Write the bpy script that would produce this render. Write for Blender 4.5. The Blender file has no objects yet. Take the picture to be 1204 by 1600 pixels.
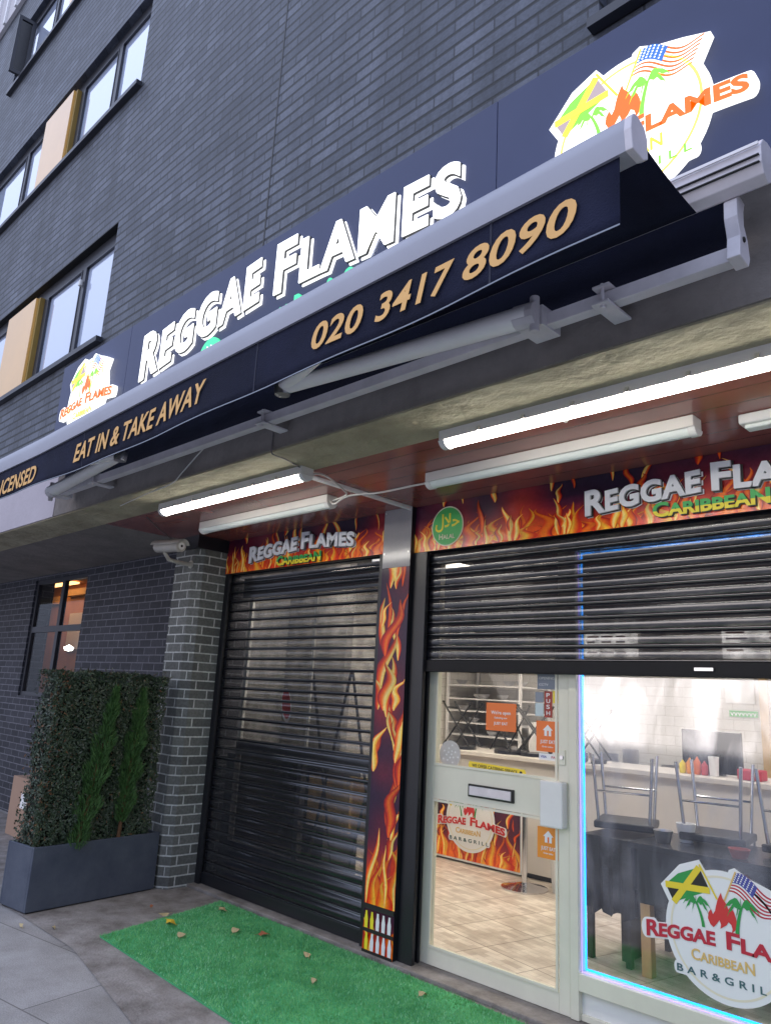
import bpy, math, random
from mathutils import Matrix, Vector
SC = bpy.context.scene
COL = SC.collection
PI = math.pi

# ---------------------------------------------------------------- camera, world, sun, exposure
def rot3(a, b, c):
    return Matrix.Rotation(a, 3, 'Z') @ Matrix.Rotation(b, 3, 'X') @ Matrix.Rotation(c, 3, 'Z')
cam_d = bpy.data.cameras.new('camera'); cam = bpy.data.objects.new('camera', cam_d); COL.objects.link(cam)
cam_d.sensor_fit = 'VERTICAL'; cam_d.sensor_height = 24.0; cam_d.lens = 24.0*1168.21/1600.0
cam_d.clip_start = 0.05; cam_d.clip_end = 500
cam.matrix_world = Matrix.Translation((0, 0, 1.55)) @ rot3(0.78228478, 1.8120057, 0.05294703).to_4x4()
SC.camera = cam

SUN_EL, SUN_ROT = math.radians(7.0), math.radians(205.0)
world = bpy.data.worlds.new('World'); SC.world = world; world.use_nodes = True
wn, wl = world.node_tree.nodes, world.node_tree.links
wn.clear()
w_out = wn.new('ShaderNodeOutputWorld'); w_bg = wn.new('ShaderNodeBackground'); w_mix = wn.new('ShaderNodeMix')
w_sky = wn.new('ShaderNodeTexSky'); w_sky.sky_type = 'NISHITA'; w_sky.sun_disc = False
w_sky.sun_elevation = SUN_EL; w_sky.sun_rotation = SUN_ROT; w_sky.air_density = 1.0; w_sky.dust_density = 2.0; w_sky.ozone_density = 3.0
w_mix.data_type = 'RGBA'; w_mix.inputs[0].default_value = 0.93
wl.new(w_sky.outputs[0], w_mix.inputs[6]); w_mix.inputs[7].default_value = (5.2, 5.95, 8.2, 1)     # dusk overcast veil
w_tc = wn.new('ShaderNodeTexCoord'); w_sep = wn.new('ShaderNodeSeparateXYZ'); w_mr = wn.new('ShaderNodeMapRange'); w_mul = wn.new('ShaderNodeMix')
wl.new(w_tc.outputs['Generated'], w_sep.inputs[0]); wl.new(w_sep.outputs[2], w_mr.inputs[0])      # sky dimmed towards the horizon, standing in for buildings opposite that block it
w_mr.inputs[1].default_value = 0.0; w_mr.inputs[2].default_value = 0.75; w_mr.inputs[3].default_value = 0.30; w_mr.inputs[4].default_value = 1.25
w_mul.data_type = 'RGBA'; w_mul.blend_type = 'MULTIPLY'; w_mul.inputs[0].default_value = 1.0
wl.new(w_mix.outputs[2], w_mul.inputs[6]); wl.new(w_mr.outputs[0], w_mul.inputs[7])
wl.new(w_mul.outputs[2], w_bg.inputs[0]); w_bg.inputs[1].default_value = 0.11
wl.new(w_bg.outputs[0], w_out.inputs[0])

sun_d = bpy.data.lights.new('sun', 'SUN'); sun = bpy.data.objects.new('sun', sun_d); COL.objects.link(sun)
sun_d.energy = 0.25; sun_d.angle = math.radians(25); sun_d.color = (1.0, 0.9, 0.85)
_sd = Vector((math.sin(SUN_ROT)*math.cos(SUN_EL), math.cos(SUN_ROT)*math.cos(SUN_EL), math.sin(SUN_EL)))
sun.rotation_euler = _sd.to_track_quat('Z', 'Y').to_euler(); sun.location = (-3, -6, 12)

SC.view_settings.view_transform = 'Standard'; SC.view_settings.look = 'None'
SC.view_settings.exposure = 1.0; SC.view_settings.gamma = 1.0
SC.cycles.use_denoising = True
SC.cycles.max_bounces = 8; SC.cycles.diffuse_bounces = 4; SC.cycles.transparent_max_bounces = 24
SC.cycles.sample_clamp_indirect = 4.0

# ---------------------------------------------------------------- materials
def new_mat(name):
    m = bpy.data.materials.new(name); m.use_nodes = True
    n = m.node_tree.nodes; l = m.node_tree.links
    return m, n, l, n['Principled BSDF']
def col4(c): return (c[0], c[1], c[2], 1.0)
def ramp(n, stops):
    r = n.new('ShaderNodeValToRGB')
    while len(r.color_ramp.elements) < len(stops): r.color_ramp.elements.new(0.5)
    for e, (p, c) in zip(r.color_ramp.elements, stops): e.position = p; e.color = col4(c)
    return r
def mat(name, c, rough=0.6, metal=0.0, var=0.15, vscale=3.0, bump=0.0, bscale=60.0, spec=0.5, c2=None, coat=0.0):
    m, n, l, p = new_mat(name)
    p.inputs['Roughness'].default_value = rough; p.inputs['Metallic'].default_value = metal
    p.inputs['Specular IOR Level'].default_value = spec; p.inputs['Coat Weight'].default_value = coat
    tc = n.new('ShaderNodeTexCoord')
    if var > 0 or c2:
        no = n.new('ShaderNodeTexNoise'); no.inputs['Scale'].default_value = vscale; no.inputs['Detail'].default_value = 8; no.inputs['Roughness'].default_value = .65
        l.new(tc.outputs['Object'], no.inputs['Vector'])
        cc = c2 or tuple(x*(1+var) for x in c); c1 = c if c2 else tuple(x*(1-var) for x in c)
        r = ramp(n, [(0.3, c1), (0.7, cc)]); l.new(no.outputs['Fac'], r.inputs[0]); l.new(r.outputs[0], p.inputs['Base Color'])
    else: p.inputs['Base Color'].default_value = col4(c)
    if bump > 0:
        nb = n.new('ShaderNodeTexNoise'); nb.inputs['Scale'].default_value = bscale; nb.inputs['Detail'].default_value = 6
        l.new(tc.outputs['Object'], nb.inputs['Vector'])
        b = n.new('ShaderNodeBump'); b.inputs['Strength'].default_value = min(1, bump); b.inputs['Distance'].default_value = 0.02*max(1, bump)
        l.new(nb.outputs['Fac'], b.inputs['Height']); l.new(b.outputs[0], p.inputs['Normal'])
    return m
def emis(name, c, s):
    m, n, l, p = new_mat(name)
    p.inputs['Base Color'].default_value = col4(c); p.inputs['Emission Color'].default_value = col4(c)
    p.inputs['Emission Strength'].default_value = s; p.inputs['Roughness'].default_value = .4
    return m
def math_node(n, l, op, a, b):
    x = n.new('ShaderNodeMath'); x.operation = op
    for i, v in enumerate((a, b)):
        if isinstance(v, (int, float)): x.inputs[i].default_value = v
        else: l.new(v, x.inputs[i])
    return x.outputs[0]
def brick_mat(name, ca, cb, cm, course=0.075, length=0.225, mortar=0.010, rough=0.75, bump=0.6, stain=(0.75, 1.15), z0=0.0, tile=False, offset=0.5, flat=False, spec=.4, perp=False):
    m, n, l, p = new_mat(name)
    tc = n.new('ShaderNodeTexCoord'); sp = n.new('ShaderNodeSeparateXYZ'); l.new(tc.outputs['Object'], sp.inputs[0])
    cb_ = n.new('ShaderNodeCombineXYZ')
    if flat: l.new(sp.outputs[0], cb_.inputs[0]); l.new(sp.outputs[1], cb_.inputs[1])
    else:
        u = math_node(n, l, 'ADD', sp.outputs[0], sp.outputs[1]); l.new(u, cb_.inputs[0])
        v = math_node(n, l, 'SUBTRACT', sp.outputs[2], z0); l.new(v, cb_.inputs[1])
    bt = n.new('ShaderNodeTexBrick'); l.new(cb_.outputs[0], bt.inputs['Vector'])
    bt.inputs['Scale'].default_value = 1.0; bt.inputs['Brick Width'].default_value = length; bt.inputs['Row Height'].default_value = course
    bt.inputs['Mortar Size'].default_value = mortar/2; bt.inputs['Mortar Smooth'].default_value = 0.15; bt.inputs['Bias'].default_value = 0
    bt.offset = offset
    if perp:      # weathered: deep bed joints, faint perpends
        fv = math_node(n, l, 'FRACT', math_node(n, l, 'MULTIPLY', v, 1/course), 0)
        pv = math_node(n, l, 'PINGPONG', fv, .5)
        bed = n.new('ShaderNodeMapRange'); bed.interpolation_type = 'SMOOTHSTEP'; bed.inputs[1].default_value = .09; bed.inputs[2].default_value = .18; bed.inputs[3].default_value = .05; bed.inputs[4].default_value = 1; l.new(pv, bed.inputs[0])
    bt.inputs['Color1'].default_value = col4(ca); bt.inputs['Color2'].default_value = col4(cb); bt.inputs['Mortar'].default_value = col4(cm)
    no = n.new('ShaderNodeTexNoise'); no.inputs['Scale'].default_value = 1.3; no.inputs['Detail'].default_value = 9; no.inputs['Roughness'].default_value = .7
    l.new(tc.outputs['Object'], no.inputs['Vector'])
    r = ramp(n, [(0.3, (stain[0],)*3), (0.7, (stain[1],)*3)]); l.new(no.outputs['Fac'], r.inputs[0])
    mx = n.new('ShaderNodeMix'); mx.data_type = 'RGBA'; mx.blend_type = 'MULTIPLY'; mx.inputs[0].default_value = 1
    l.new(bt.outputs['Color'], mx.inputs[6]); l.new(r.outputs[0], mx.inputs[7])
    if perp:
        ms = n.new('ShaderNodeMapping'); ms.inputs['Scale'].default_value = (2.6, 2.6, .16); l.new(tc.outputs['Object'], ms.inputs[0])     # rain streaks
        ns = n.new('ShaderNodeTexNoise'); ns.inputs['Scale'].default_value = 1.6; ns.inputs['Detail'].default_value = 7; ns.inputs['Roughness'].default_value = .65; l.new(ms.outputs[0], ns.inputs['Vector'])
        rs_ = ramp(n, [(.36, (.62, .62, .64)), (.55, (1, 1, 1)), (.74, (1.22, 1.2, 1.2))]); l.new(ns.outputs['Fac'], rs_.inputs[0])
        mk = n.new('ShaderNodeMix'); mk.data_type = 'RGBA'; mk.blend_type = 'MULTIPLY'; mk.inputs[0].default_value = 1; l.new(mx.outputs[2], mk.inputs[6]); l.new(rs_.outputs[0], mk.inputs[7]); mx = mk
        mb_ = n.new('ShaderNodeMix'); mb_.data_type = 'RGBA'; mb_.blend_type = 'MULTIPLY'; mb_.inputs[0].default_value = 1
        l.new(mx.outputs[2], mb_.inputs[6]); l.new(bed.outputs[0], mb_.inputs[7]); mx = mb_
    n2 = n.new('ShaderNodeTexNoise'); n2.inputs['Scale'].default_value = 55; n2.inputs['Detail'].default_value = 4; l.new(tc.outputs['Object'], n2.inputs['Vector'])
    r2 = ramp(n, [(0.3, (.8,)*3), (0.7, (1.2,)*3)]); l.new(n2.outputs['Fac'], r2.inputs[0])
    mx2 = n.new('ShaderNodeMix'); mx2.data_type = 'RGBA'; mx2.blend_type = 'MULTIPLY'; mx2.inputs[0].default_value = 1 if not tile else .25
    l.new(mx.outputs[2], mx2.inputs[6]); l.new(r2.outputs[0], mx2.inputs[7]); l.new(mx2.outputs[2], p.inputs['Base Color'])
    h = math_node(n, l, 'SUBTRACT', math_node(n, l, 'MULTIPLY', n2.outputs['Fac'], 0.0 if tile else 0.25), bt.outputs['Fac'])
    b = n.new('ShaderNodeBump'); b.inputs['Strength'].default_value = bump; b.inputs['Distance'].default_value = 0.008
    l.new(h, b.inputs['Height']); l.new(b.outputs[0], p.inputs['Normal'])
    p.inputs['Roughness'].default_value = rough; p.inputs['Specular IOR Level'].default_value = spec
    return m
def glass_mat(name, tint=(1, 1, 1), base=0.06, rough=0.02, power=1.45):
    m, n, l, p = new_mat(name); n.remove(p)
    out = n['Material Output']
    tr = n.new('ShaderNodeBsdfTransparent'); tr.inputs[0].default_value = col4(tint)
    gl = n.new('ShaderNodeBsdfGlossy'); gl.inputs['Roughness'].default_value = rough
    fr = n.new('ShaderNodeLayerWeight')       # facing angle, the same from both sides of the sheet
    f2 = math_node(n, l, 'ADD', math_node(n, l, 'MULTIPLY', math_node(n, l, 'POWER', fr.outputs['Facing'], 4.5), .55), base+.02)
    mx = n.new('ShaderNodeMixShader'); l.new(f2, mx.inputs[0]); l.new(tr.outputs[0], mx.inputs[1]); l.new(gl.outputs[0], mx.inputs[2])
    l.new(mx.outputs[0], out.inputs[0]); return m
def smeared_glass(name):
    m = glass_mat(name, (.93, .96, 1.0), 0.0, rough=.06); n = m.node_tree.nodes; l = m.node_tree.links
    mx = [x for x in n if x.type == 'MIX_SHADER'][0]; src = mx.inputs[0].links[0].from_socket
    tc = n.new('ShaderNodeTexCoord'); mp = n.new('ShaderNodeMapping'); mp.inputs['Scale'].default_value = (2.2, 1, .9); l.new(tc.outputs['Object'], mp.inputs[0])
    no = n.new('ShaderNodeTexNoise'); no.inputs['Scale'].default_value = 2.2; no.inputs['Detail'].default_value = 5; no.inputs['Distortion'].default_value = .8; l.new(mp.outputs[0], no.inputs['Vector'])
    mr = n.new('ShaderNodeMapRange'); mr.inputs[1].default_value = .42; mr.inputs[2].default_value = .68; mr.inputs[3].default_value = .05; mr.inputs[4].default_value = .25; l.new(no.outputs['Fac'], mr.inputs[0])
    l.new(math_node(n, l, 'ADD', src, mr.outputs[0]), mx.inputs[0]); return m
def perf_mat(name, c, opac):
    m, n, l, p = new_mat(name); out = n['Material Output']
    p.inputs['Base Color'].default_value = col4(c); p.inputs['Roughness'].default_value = .2; p.inputs['Coat Weight'].default_value = 1.0; p.inputs['Coat Roughness'].default_value = .12
    p.inputs['Specular IOR Level'].default_value = .8
    tc = n.new('ShaderNodeTexCoord'); no = n.new('ShaderNodeTexNoise'); no.inputs['Scale'].default_value = 9; no.inputs['Detail'].default_value = 6
    l.new(tc.outputs['Object'], no.inputs['Vector'])
    mr = n.new('ShaderNodeMapRange'); mr.inputs[1].default_value = .35; mr.inputs[2].default_value = .65; mr.inputs[3].default_value = opac-.08; mr.inputs[4].default_value = opac+.1
    l.new(no.outputs['Fac'], mr.inputs[0])
    tr = n.new('ShaderNodeBsdfTransparent'); mx = n.new('ShaderNodeMixShader')
    l.new(mr.outputs[0], mx.inputs[0]); l.new(tr.outputs[0], mx.inputs[1]); l.new(p.outputs[0], mx.inputs[2]); l.new(mx.outputs[0], out.inputs[0]); return m
def attr_mat(name, rough=.3, spec=.5, strength=1.0):
    m, n, l, p = new_mat(name)
    a = n.new('ShaderNodeVertexColor'); a.layer_name = 'col'
    tc = n.new('ShaderNodeTexCoord'); no = n.new('ShaderNodeTexNoise'); no.inputs['Scale'].default_value = 30; no.inputs['Detail'].default_value = 5; no.inputs['Distortion'].default_value = 1.2
    l.new(tc.outputs['Object'], no.inputs['Vector'])
    r = ramp(n, [(0.3, (.9,)*3), (0.7, (1.15,)*3)]); l.new(no.outputs['Fac'], r.inputs[0])
    mx = n.new('ShaderNodeMix'); mx.data_type = 'RGBA'; mx.blend_type = 'MULTIPLY'; mx.inputs[0].default_value = 1
    l.new(a.outputs[0], mx.inputs[6]); l.new(r.outputs[0], mx.inputs[7]); l.new(mx.outputs[2], p.inputs['Base Color'])
    p.inputs['Roughness'].default_value = rough; p.inputs['Specular IOR Level'].default_value = spec
    return m

M = {}
M['brick_up'] = brick_mat('slate_brick', (.052, .062, .086), (.108, .122, .158), (.028, .032, .044), z0=.013, stain=(.6, 1.2), rough=.5, bump=1.0, mortar=.010, length=.24, perp=True)
M['brick_dark'] = brick_mat('dark_brick', (.028, .030, .040), (.050, .052, .066), (.15, .15, .175), mortar=.012, z0=.02)
M['brick_pier'] = brick_mat('pier_brick', (.095, .10, .097), (.155, .162, .155), (.46, .48, .47), mortar=.012, z0=.02, spec=.3)
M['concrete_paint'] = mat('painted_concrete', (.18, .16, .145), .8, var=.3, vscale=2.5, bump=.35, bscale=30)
M['concrete_pale'] = mat('pale_concrete', (.44, .40, .43), .8, var=.1, vscale=1.5, bump=.2, bscale=30)
M['plaster_rough'] = mat('rough_plaster', (.25, .22, .145), .85, c2=(.44, .395, .27), vscale=3, bump=1.6, bscale=9)
M['cladding'] = None
M['sign_blue'] = mat('sign_panel_matt', (.046, .058, .125), .42, var=.10, vscale=1.2, spec=.28)
M['black_frame'] = mat('black_powder_coat', (.012, .013, .017), .35, var=.2, vscale=6)
M['black_gloss'] = mat('black_gloss', (.008, .009, .013), .18, var=0)
M['charcoal'] = mat('charcoal_frame', (.03, .032, .042), .4, var=.15)
M['ochre'] = mat('ochre_panel', (.82, .47, .13), .3, var=.06, vscale=1.5, coat=.45)
M['ochre_dark'] = mat('ochre_edge', (.30, .19, .04), .6, var=.1)
M['pane'] = None
M['blind'] = mat('pale_blind', (.70, .73, .80), .9, var=.05, vscale=.8)
M['curtain'] = mat('curtain', (.60, .58, .60), .9, var=.1, vscale=1)
M['white_metal'] = mat('white_coated_metal', (.82, .80, .80), .4, var=.08, vscale=4)
M['grey_metal'] = mat('grey_coated_metal', (.60, .57, .60), .42, var=.15, vscale=5)
M['awning_bar'] = mat('awning_front_profile', (.33, .335, .385), .45, var=.05, vscale=2)
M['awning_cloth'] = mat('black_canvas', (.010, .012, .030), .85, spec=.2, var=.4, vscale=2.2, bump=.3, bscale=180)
M['seam_thread'] = mat('seam_thread', (.016, .018, .038), .8, var=.2)
M['gold_print'] = mat('gold_print', (.78, .44, .14), .6, var=.08)
M['steel'] = mat('brushed_steel', (.55, .55, .57), .3, metal=1.0, var=.1, vscale=12)
M['chrome'] = mat('chrome', (.65, .65, .68), .15, metal=1.0, var=0)
M['door_grey'] = mat('grey_green_paint', (.70, .68, .56), .45, var=.07, vscale=3)
M['white_paint'] = mat('white_paint', (.72, .72, .70), .5, var=.06)
M['planter'] = mat('slate_planter', (.045, .056, .085), .7, c2=(.080, .095, .125), vscale=5, bump=.25, bscale=150)
M['soil'] = mat('soil', (.03, .02, .014), .95, var=.3, bump=.8, bscale=60)
M['leaf_a'] = mat('hedge_leaf_dark', (.026, .046, .024), .45, c2=(.060, .095, .050), vscale=22)
M['leaf_b'] = mat('hedge_leaf_brown', (.12, .055, .028), .6, c2=(.22, .11, .05), vscale=22)
M['leaf_c'] = mat('hedge_leaf_pale', (.06, .075, .055), .35, c2=(.11, .13, .095), vscale=22)
M['conifer'] = mat('conifer_green', (.035, .095, .022), .6, c2=(.085, .19, .05), vscale=14)
M['bark'] = mat('bark', (.13, .065, .03), .9, var=.3, vscale=20, bump=.6, bscale=80)
M['card'] = mat('cardboard', (.36, .23, .16), .85, var=.08)
M['paper'] = mat('paper', (.78, .77, .75), .7, var=.03)
M['turf'] = mat('artificial_turf', (.03, .24, .085), .8, c2=(.09, .45, .18), vscale=3)
M['turf_blade'] = mat('turf_blades', (.065, .31, .085), .65, c2=(.22, .58, .22), vscale=7)
M['turf_pale'] = mat('turf_blades_pale', (.18, .52, .26), .7, c2=(.42, .74, .45), vscale=12)
M['leaf_y'] = mat('leaf_yellow', (.62, .42, .03), .6, var=.15, vscale=30)
M['leaf_t'] = mat('leaf_tan', (.42, .33, .17), .7, var=.15, vscale=30)
M['leaf_r'] = mat('leaf_rust', (.30, .10, .04), .7, var=.15, vscale=30)
M['shut_solid'] = mat('shutter_steel', (.016, .017, .022), .18, var=0, spec=1.0, coat=1.0)
M['rail_black'] = mat('rail_black', (.006, .006, .008), .6, var=.3, vscale=6, spec=.3)
M['perf'] = perf_mat('perforated_slats', (.016, .017, .022), .64)
M['perf_r'] = perf_mat('perforated_slats_closed', (.012, .013, .018), .86)
M['tube_on'] = emis('lit_diffuser', (1.0, .96, .88), 12.0)
M['diff_off'] = mat('unlit_diffuser', (.80, .85, .81), .3, var=.03)
M['fixture'] = mat('fixture_tray', (.66, .64, .60), .45, var=.05)
M['led_c'] = emis('led_cyan', (.003, .30, .95), 2.2)
M['led_v'] = emis('led_violet', (.45, .28, 1.0), .8)
M['wood'] = mat('pine', (.50, .33, .15), .5, var=.15, vscale=6)
M['black_leather'] = mat('black_leather', (.012, .012, .015), .4, var=.3, vscale=5, bump=.2)
M['black_top'] = mat('black_laminate', (.018, .02, .026), .25, var=.1)
M['inner_white'] = mat('cream_wall', (.62, .55, .49), .6, var=.04)
M['counter_face'] = mat('cream_counter', (.66, .61, .56), .5, var=.05)
M['wall_tile'] = brick_mat('white_wall_tiles', (.68, .65, .61), (.73, .70, .66), (.45, .42, .39), course=.10, length=.20, mortar=.004, rough=.25, bump=.3, stain=(.95, 1.03), tile=True)
M['dark_panel'] = mat('grey_panelling', (.33, .32, .315), .6, var=.25, vscale=2)
M['g_orange'] = mat('sticker_orange', (.80, .17, .02), .45, var=.02)
M['g_amber'] = mat('sticker_amber', (.78, .27, .02), .45, var=.02)
M['g_white'] = mat('print_white', (.80, .80, .80), .5, var=0)
M['g_black'] = mat('print_black', (.01, .01, .01), .5, var=0)
M['g_yellow'] = mat('print_yellow', (.80, .62, .03), .5, var=0)
M['g_green'] = mat('print_green', (.02, .30, .06), .5, var=0)
M['g_red'] = mat('print_red', (.50, .015, .04), .5, var=0)
M['g_flame'] = mat('print_flame_red', (.62, .03, .03), .5, var=0)
M['g_blue'] = mat('print_blue', (.06, .07, .32), .5, var=0)
M['g_gold'] = mat('print_gold', (.72, .48, .16), .5, var=0)
M['g_cream'] = mat('print_cream', (.78, .72, .55), .5, var=0)
M['g_teal'] = mat('print_teal', (.05, .13, .14), .5, var=0)
M['g_grey'] = mat('print_grey', (.22, .25, .30), .5, var=0)
M['g_pale'] = mat('print_pale_blue', (.50, .60, .62), .5, var=0)
M['g_maroon'] = mat('print_maroon', (.30, .03, .02), .5, var=0)
M['frost'] = mat('frosted_vinyl', (.50, .48, .45), .4, var=.15, vscale=20)
M['letter_white'] = mat('raised_white_letters', (.75, .77, .82), .25, var=.04, vscale=8)
M['flame_print'] = attr_mat('flame_print', .22)
M['flame_print_matt'] = attr_mat('flame_print_matt', .5)
M['e_white'] = emis('lit_white', (1.0, 1.0, .97), .80)
M['e_disc'] = emis('lit_disc', (1.0, 1.0, .94), .62)
M['e_cream'] = emis('lit_cream', (1.0, .72, .12), .5)
M['e_green'] = emis('lit_green', (.22, .85, .05), .42)
M['e_yellow'] = emis('lit_yellow', (1.0, .86, .04), .55)
M['e_orange'] = emis('lit_orange', (.86, .15, .003), .36)
M['e_red'] = emis('lit_red', (.80, .10, .04), .9)
M['e_blue'] = emis('lit_blue', (.03, .13, .42), .5)
M['e_mauve'] = emis('lit_mauve', (.35, .27, .27), .5)
M['e_teal'] = emis('lit_teal', (.05, .65, .28), .5)
M['e_menu'] = emis('lit_menu', (1.0, .90, .80), 1.3)
M['e_panel'] = emis('ceiling_panel_light', (1.0, .89, .76), 14.0)
M['e_warm'] = emis('warm_lamp', (1.0, .50, .18), 2.2)
M['e_bulb'] = emis('bulb', (1.0, .95, .85), 6.0)
M['rubber'] = mat('cable_white', (.60, .58, .56), .5, var=.05)
M['cable_grey'] = mat('cable_grey', (.13, .12, .12), .5, var=.1)
M['cream_plastic'] = mat('cctv_plastic', (.42, .40, .36), .4, var=.12, vscale=12)
M['lens_glass'] = mat('lens_glass', (.75, .75, .74), .2, var=0)
M['orange_wall'] = mat('orange_room', (.40, .20, .09), .8, var=.2, vscale=2)
M['floor_tile'] = None
M['glass_clear'] = glass_mat('shop_glass', (.98, .99, .98), 0.0, power=1.3)
M['glass_smear'] = smeared_glass('smeared_shop_glass')

def make_special():
    # upstairs panes: sky mirror over a pale blind
    m, n, l, p = new_mat('window_pane')
    p.inputs['Roughness'].default_value = .03; p.inputs['Specular IOR Level'].default_value = 1.0; p.inputs['Base Color'].default_value = (.56, .64, .82, 1)
    p.inputs['Coat Weight'].default_value = 1.0; p.inputs['Coat Roughness'].default_value = .02
    M['pane'] = m
    # glossy soffit boards
    m, n, l, p = new_mat('soffit_boards'); tc = n.new('ShaderNodeTexCoord'); sp = n.new('ShaderNodeSeparateXYZ'); l.new(tc.outputs['Object'], sp.inputs[0])
    fr = math_node(n, l, 'FRACT', math_node(n, l, 'MULTIPLY', math_node(n, l, 'ADD', sp.outputs[1], 100.02), 1/.148), 0)
    g = math_node(n, l, 'LESS_THAN', fr, .035)
    no = n.new('ShaderNodeTexNoise'); no.inputs['Scale'].default_value = 2.2; no.inputs['Detail'].default_value = 6; l.new(tc.outputs['Object'], no.inputs['Vector'])
    r = ramp(n, [(.3, (.20, .055, .045)), (.7, (.32, .105, .088))]); l.new(no.outputs['Fac'], r.inputs[0])
    mx = n.new('ShaderNodeMix'); mx.data_type = 'RGBA'; l.new(g, mx.inputs[0]); l.new(r.outputs[0], mx.inputs[6]); mx.inputs[7].default_value = (.03, .012, .012, 1)
    l.new(mx.outputs[2], p.inputs['Base Color']); p.inputs['Roughness'].default_value = .22; p.inputs['Specular IOR Level'].default_value = .8
    b = n.new('ShaderNodeBump'); b.inputs['Strength'].default_value = .5; b.inputs['Distance'].default_value = .004; b.invert = True; l.new(g, b.inputs['Height']); l.new(b.outputs[0], p.inputs['Normal'])
    M['cladding'] = m
    # shop floor tiles
    m, n, l, p = new_mat('shop_floor_tiles'); tc = n.new('ShaderNodeTexCoord')
    mp = n.new('ShaderNodeMapping'); mp.inputs['Rotation'].default_value = (0, 0, math.radians(12)); l.new(tc.outputs['Object'], mp.inputs[0])
    def bt(w, h, mort, c1, c2, cm, off=0.0):
        t = n.new('ShaderNodeTexBrick'); l.new(mp.outputs[0], t.inputs['Vector']); t.inputs['Scale'].default_value = 1
        t.inputs['Brick Width'].default_value = w; t.inputs['Row Height'].default_value = h; t.inputs['Mortar Size'].default_value = mort; t.offset = off
        t.inputs['Color1'].default_value = col4(c1); t.inputs['Color2'].default_value = col4(c2); t.inputs['Mortar'].default_value = col4(cm); return t
    t1 = bt(.45, .45, .004, (1, 1, 1), (.93, .92, .9), (.45, .40, .36)); t2 = bt(.15, .05, .0012, (.80, .73, .65), (.56, .48, .41), (.42, .37, .32), .4)
    no = n.new('ShaderNodeTexNoise'); no.inputs['Scale'].default_value = 6; no.inputs['Detail'].default_value = 8; l.new(mp.outputs[0], no.inputs['Vector'])
    r = ramp(n, [(.3, (.75, .72, .7)), (.7, (1.15, 1.15, 1.15))]); l.new(no.outputs['Fac'], r.inputs[0])
    a = n.new('ShaderNodeMix'); a.data_type = 'RGBA'; a.blend_type = 'MULTIPLY'; a.inputs[0].default_value = 1; l.new(t1.outputs[0], a.inputs[6]); l.new(t2.outputs[0], a.inputs[7])
    b = n.new('ShaderNodeMix'); b.data_type = 'RGBA'; b.blend_type = 'MULTIPLY'; b.inputs[0].default_value = 1; l.new(a.outputs[2], b.inputs[6]); l.new(r.outputs[0], b.inputs[7])
    l.new(b.outputs[2], p.inputs['Base Color']); p.inputs['Roughness'].default_value = .35
    M['floor_tile'] = m
    # pavement
    m, n, l, p = new_mat('pavement_concrete'); tc = n.new('ShaderNodeTexCoord'); sp = n.new('ShaderNodeSeparateXYZ')
    mp = n.new('ShaderNodeMapping'); mp.inputs['Rotation'].default_value = (0, 0, math.radians(-9)); mp.inputs['Location'].default_value = (.32, .12, 0); l.new(tc.outputs['Object'], mp.inputs[0])
    t = n.new('ShaderNodeTexBrick'); l.new(mp.outputs[0], t.inputs['Vector']); t.inputs['Scale'].default_value = 1; t.inputs['Brick Width'].default_value = 1.35; t.inputs['Row Height'].default_value = .62
    t.inputs['Mortar Size'].default_value = .005; t.offset = .5; t.inputs['Mortar Smooth'].default_value = .4
    t.inputs['Color1'].default_value = (.39, .375, .36, 1); t.inputs['Color2'].default_value = (.335, .32, .305, 1); t.inputs['Mortar'].default_value = (.17, .16, .15, 1)
    no = n.new('ShaderNodeTexNoise'); no.inputs['Scale'].default_value = 1.6; no.inputs['Detail'].default_value = 10; no.inputs['Roughness'].default_value = .7; l.new(tc.outputs['Object'], no.inputs['Vector'])
    r = ramp(n, [(.32, (.62, .60, .58)), (.68, (1.1, 1.1, 1.12))]); l.new(no.outputs['Fac'], r.inputs[0])
    a = n.new('ShaderNodeMix'); a.data_type = 'RGBA'; a.blend_type = 'MULTIPLY'; a.inputs[0].default_value = 1; l.new(t.outputs[0], a.inputs[6]); l.new(r.outputs[0], a.inputs[7])
    n2 = n.new('ShaderNodeTexNoise'); n2.inputs['Scale'].default_value = 140; n2.inputs['Detail'].default_value = 3; l.new(tc.outputs['Object'], n2.inputs['Vector'])
    r2 = ramp(n, [(.35, (.8,)*3), (.65, (1.15,)*3)]); l.new(n2.outputs['Fac'], r2.inputs[0])
    b = n.new('ShaderNodeMix'); b.data_type = 'RGBA'; b.blend_type = 'MULTIPLY'; b.inputs[0].default_value = 1; l.new(a.outputs[2], b.inputs[6]); l.new(r2.outputs[0], b.inputs[7])
    vo = n.new('ShaderNodeTexVoronoi'); vo.inputs['Scale'].default_value = 3.2; vo.inputs['Randomness'].default_value = 1; l.new(tc.outputs['Object'], vo.inputs['Vector'])
    vr = ramp(n, [(.045, (.45, .44, .43)), (.075, (1, 1, 1))]); l.new(vo.outputs['Distance'], vr.inputs[0])
    c_ = n.new('ShaderNodeMix'); c_.data_type = 'RGBA'; c_.blend_type = 'MULTIPLY'; c_.inputs[0].default_value = .7; l.new(b.outputs[2], c_.inputs[6]); l.new(vr.outputs[0], c_.inputs[7])
    l.new(c_.outputs[2], p.inputs['Base Color']); p.inputs['Roughness'].default_value = .75
    bp = n.new('ShaderNodeBump'); bp.inputs['Strength'].default_value = .3; bp.inputs['Distance'].default_value = .004; l.new(n2.outputs['Fac'], bp.inputs['Height']); l.new(bp.outputs[0], p.inputs['Normal'])
    M['pavement'] = m
    M['border'] = mat('worn_border_paving', (.13, .11, .095), .85, c2=(.36, .33, .31), vscale=5, bump=.5, bscale=70)
    # leather-dark window glass of lower flat window uses clear glass
make_special()

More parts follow.
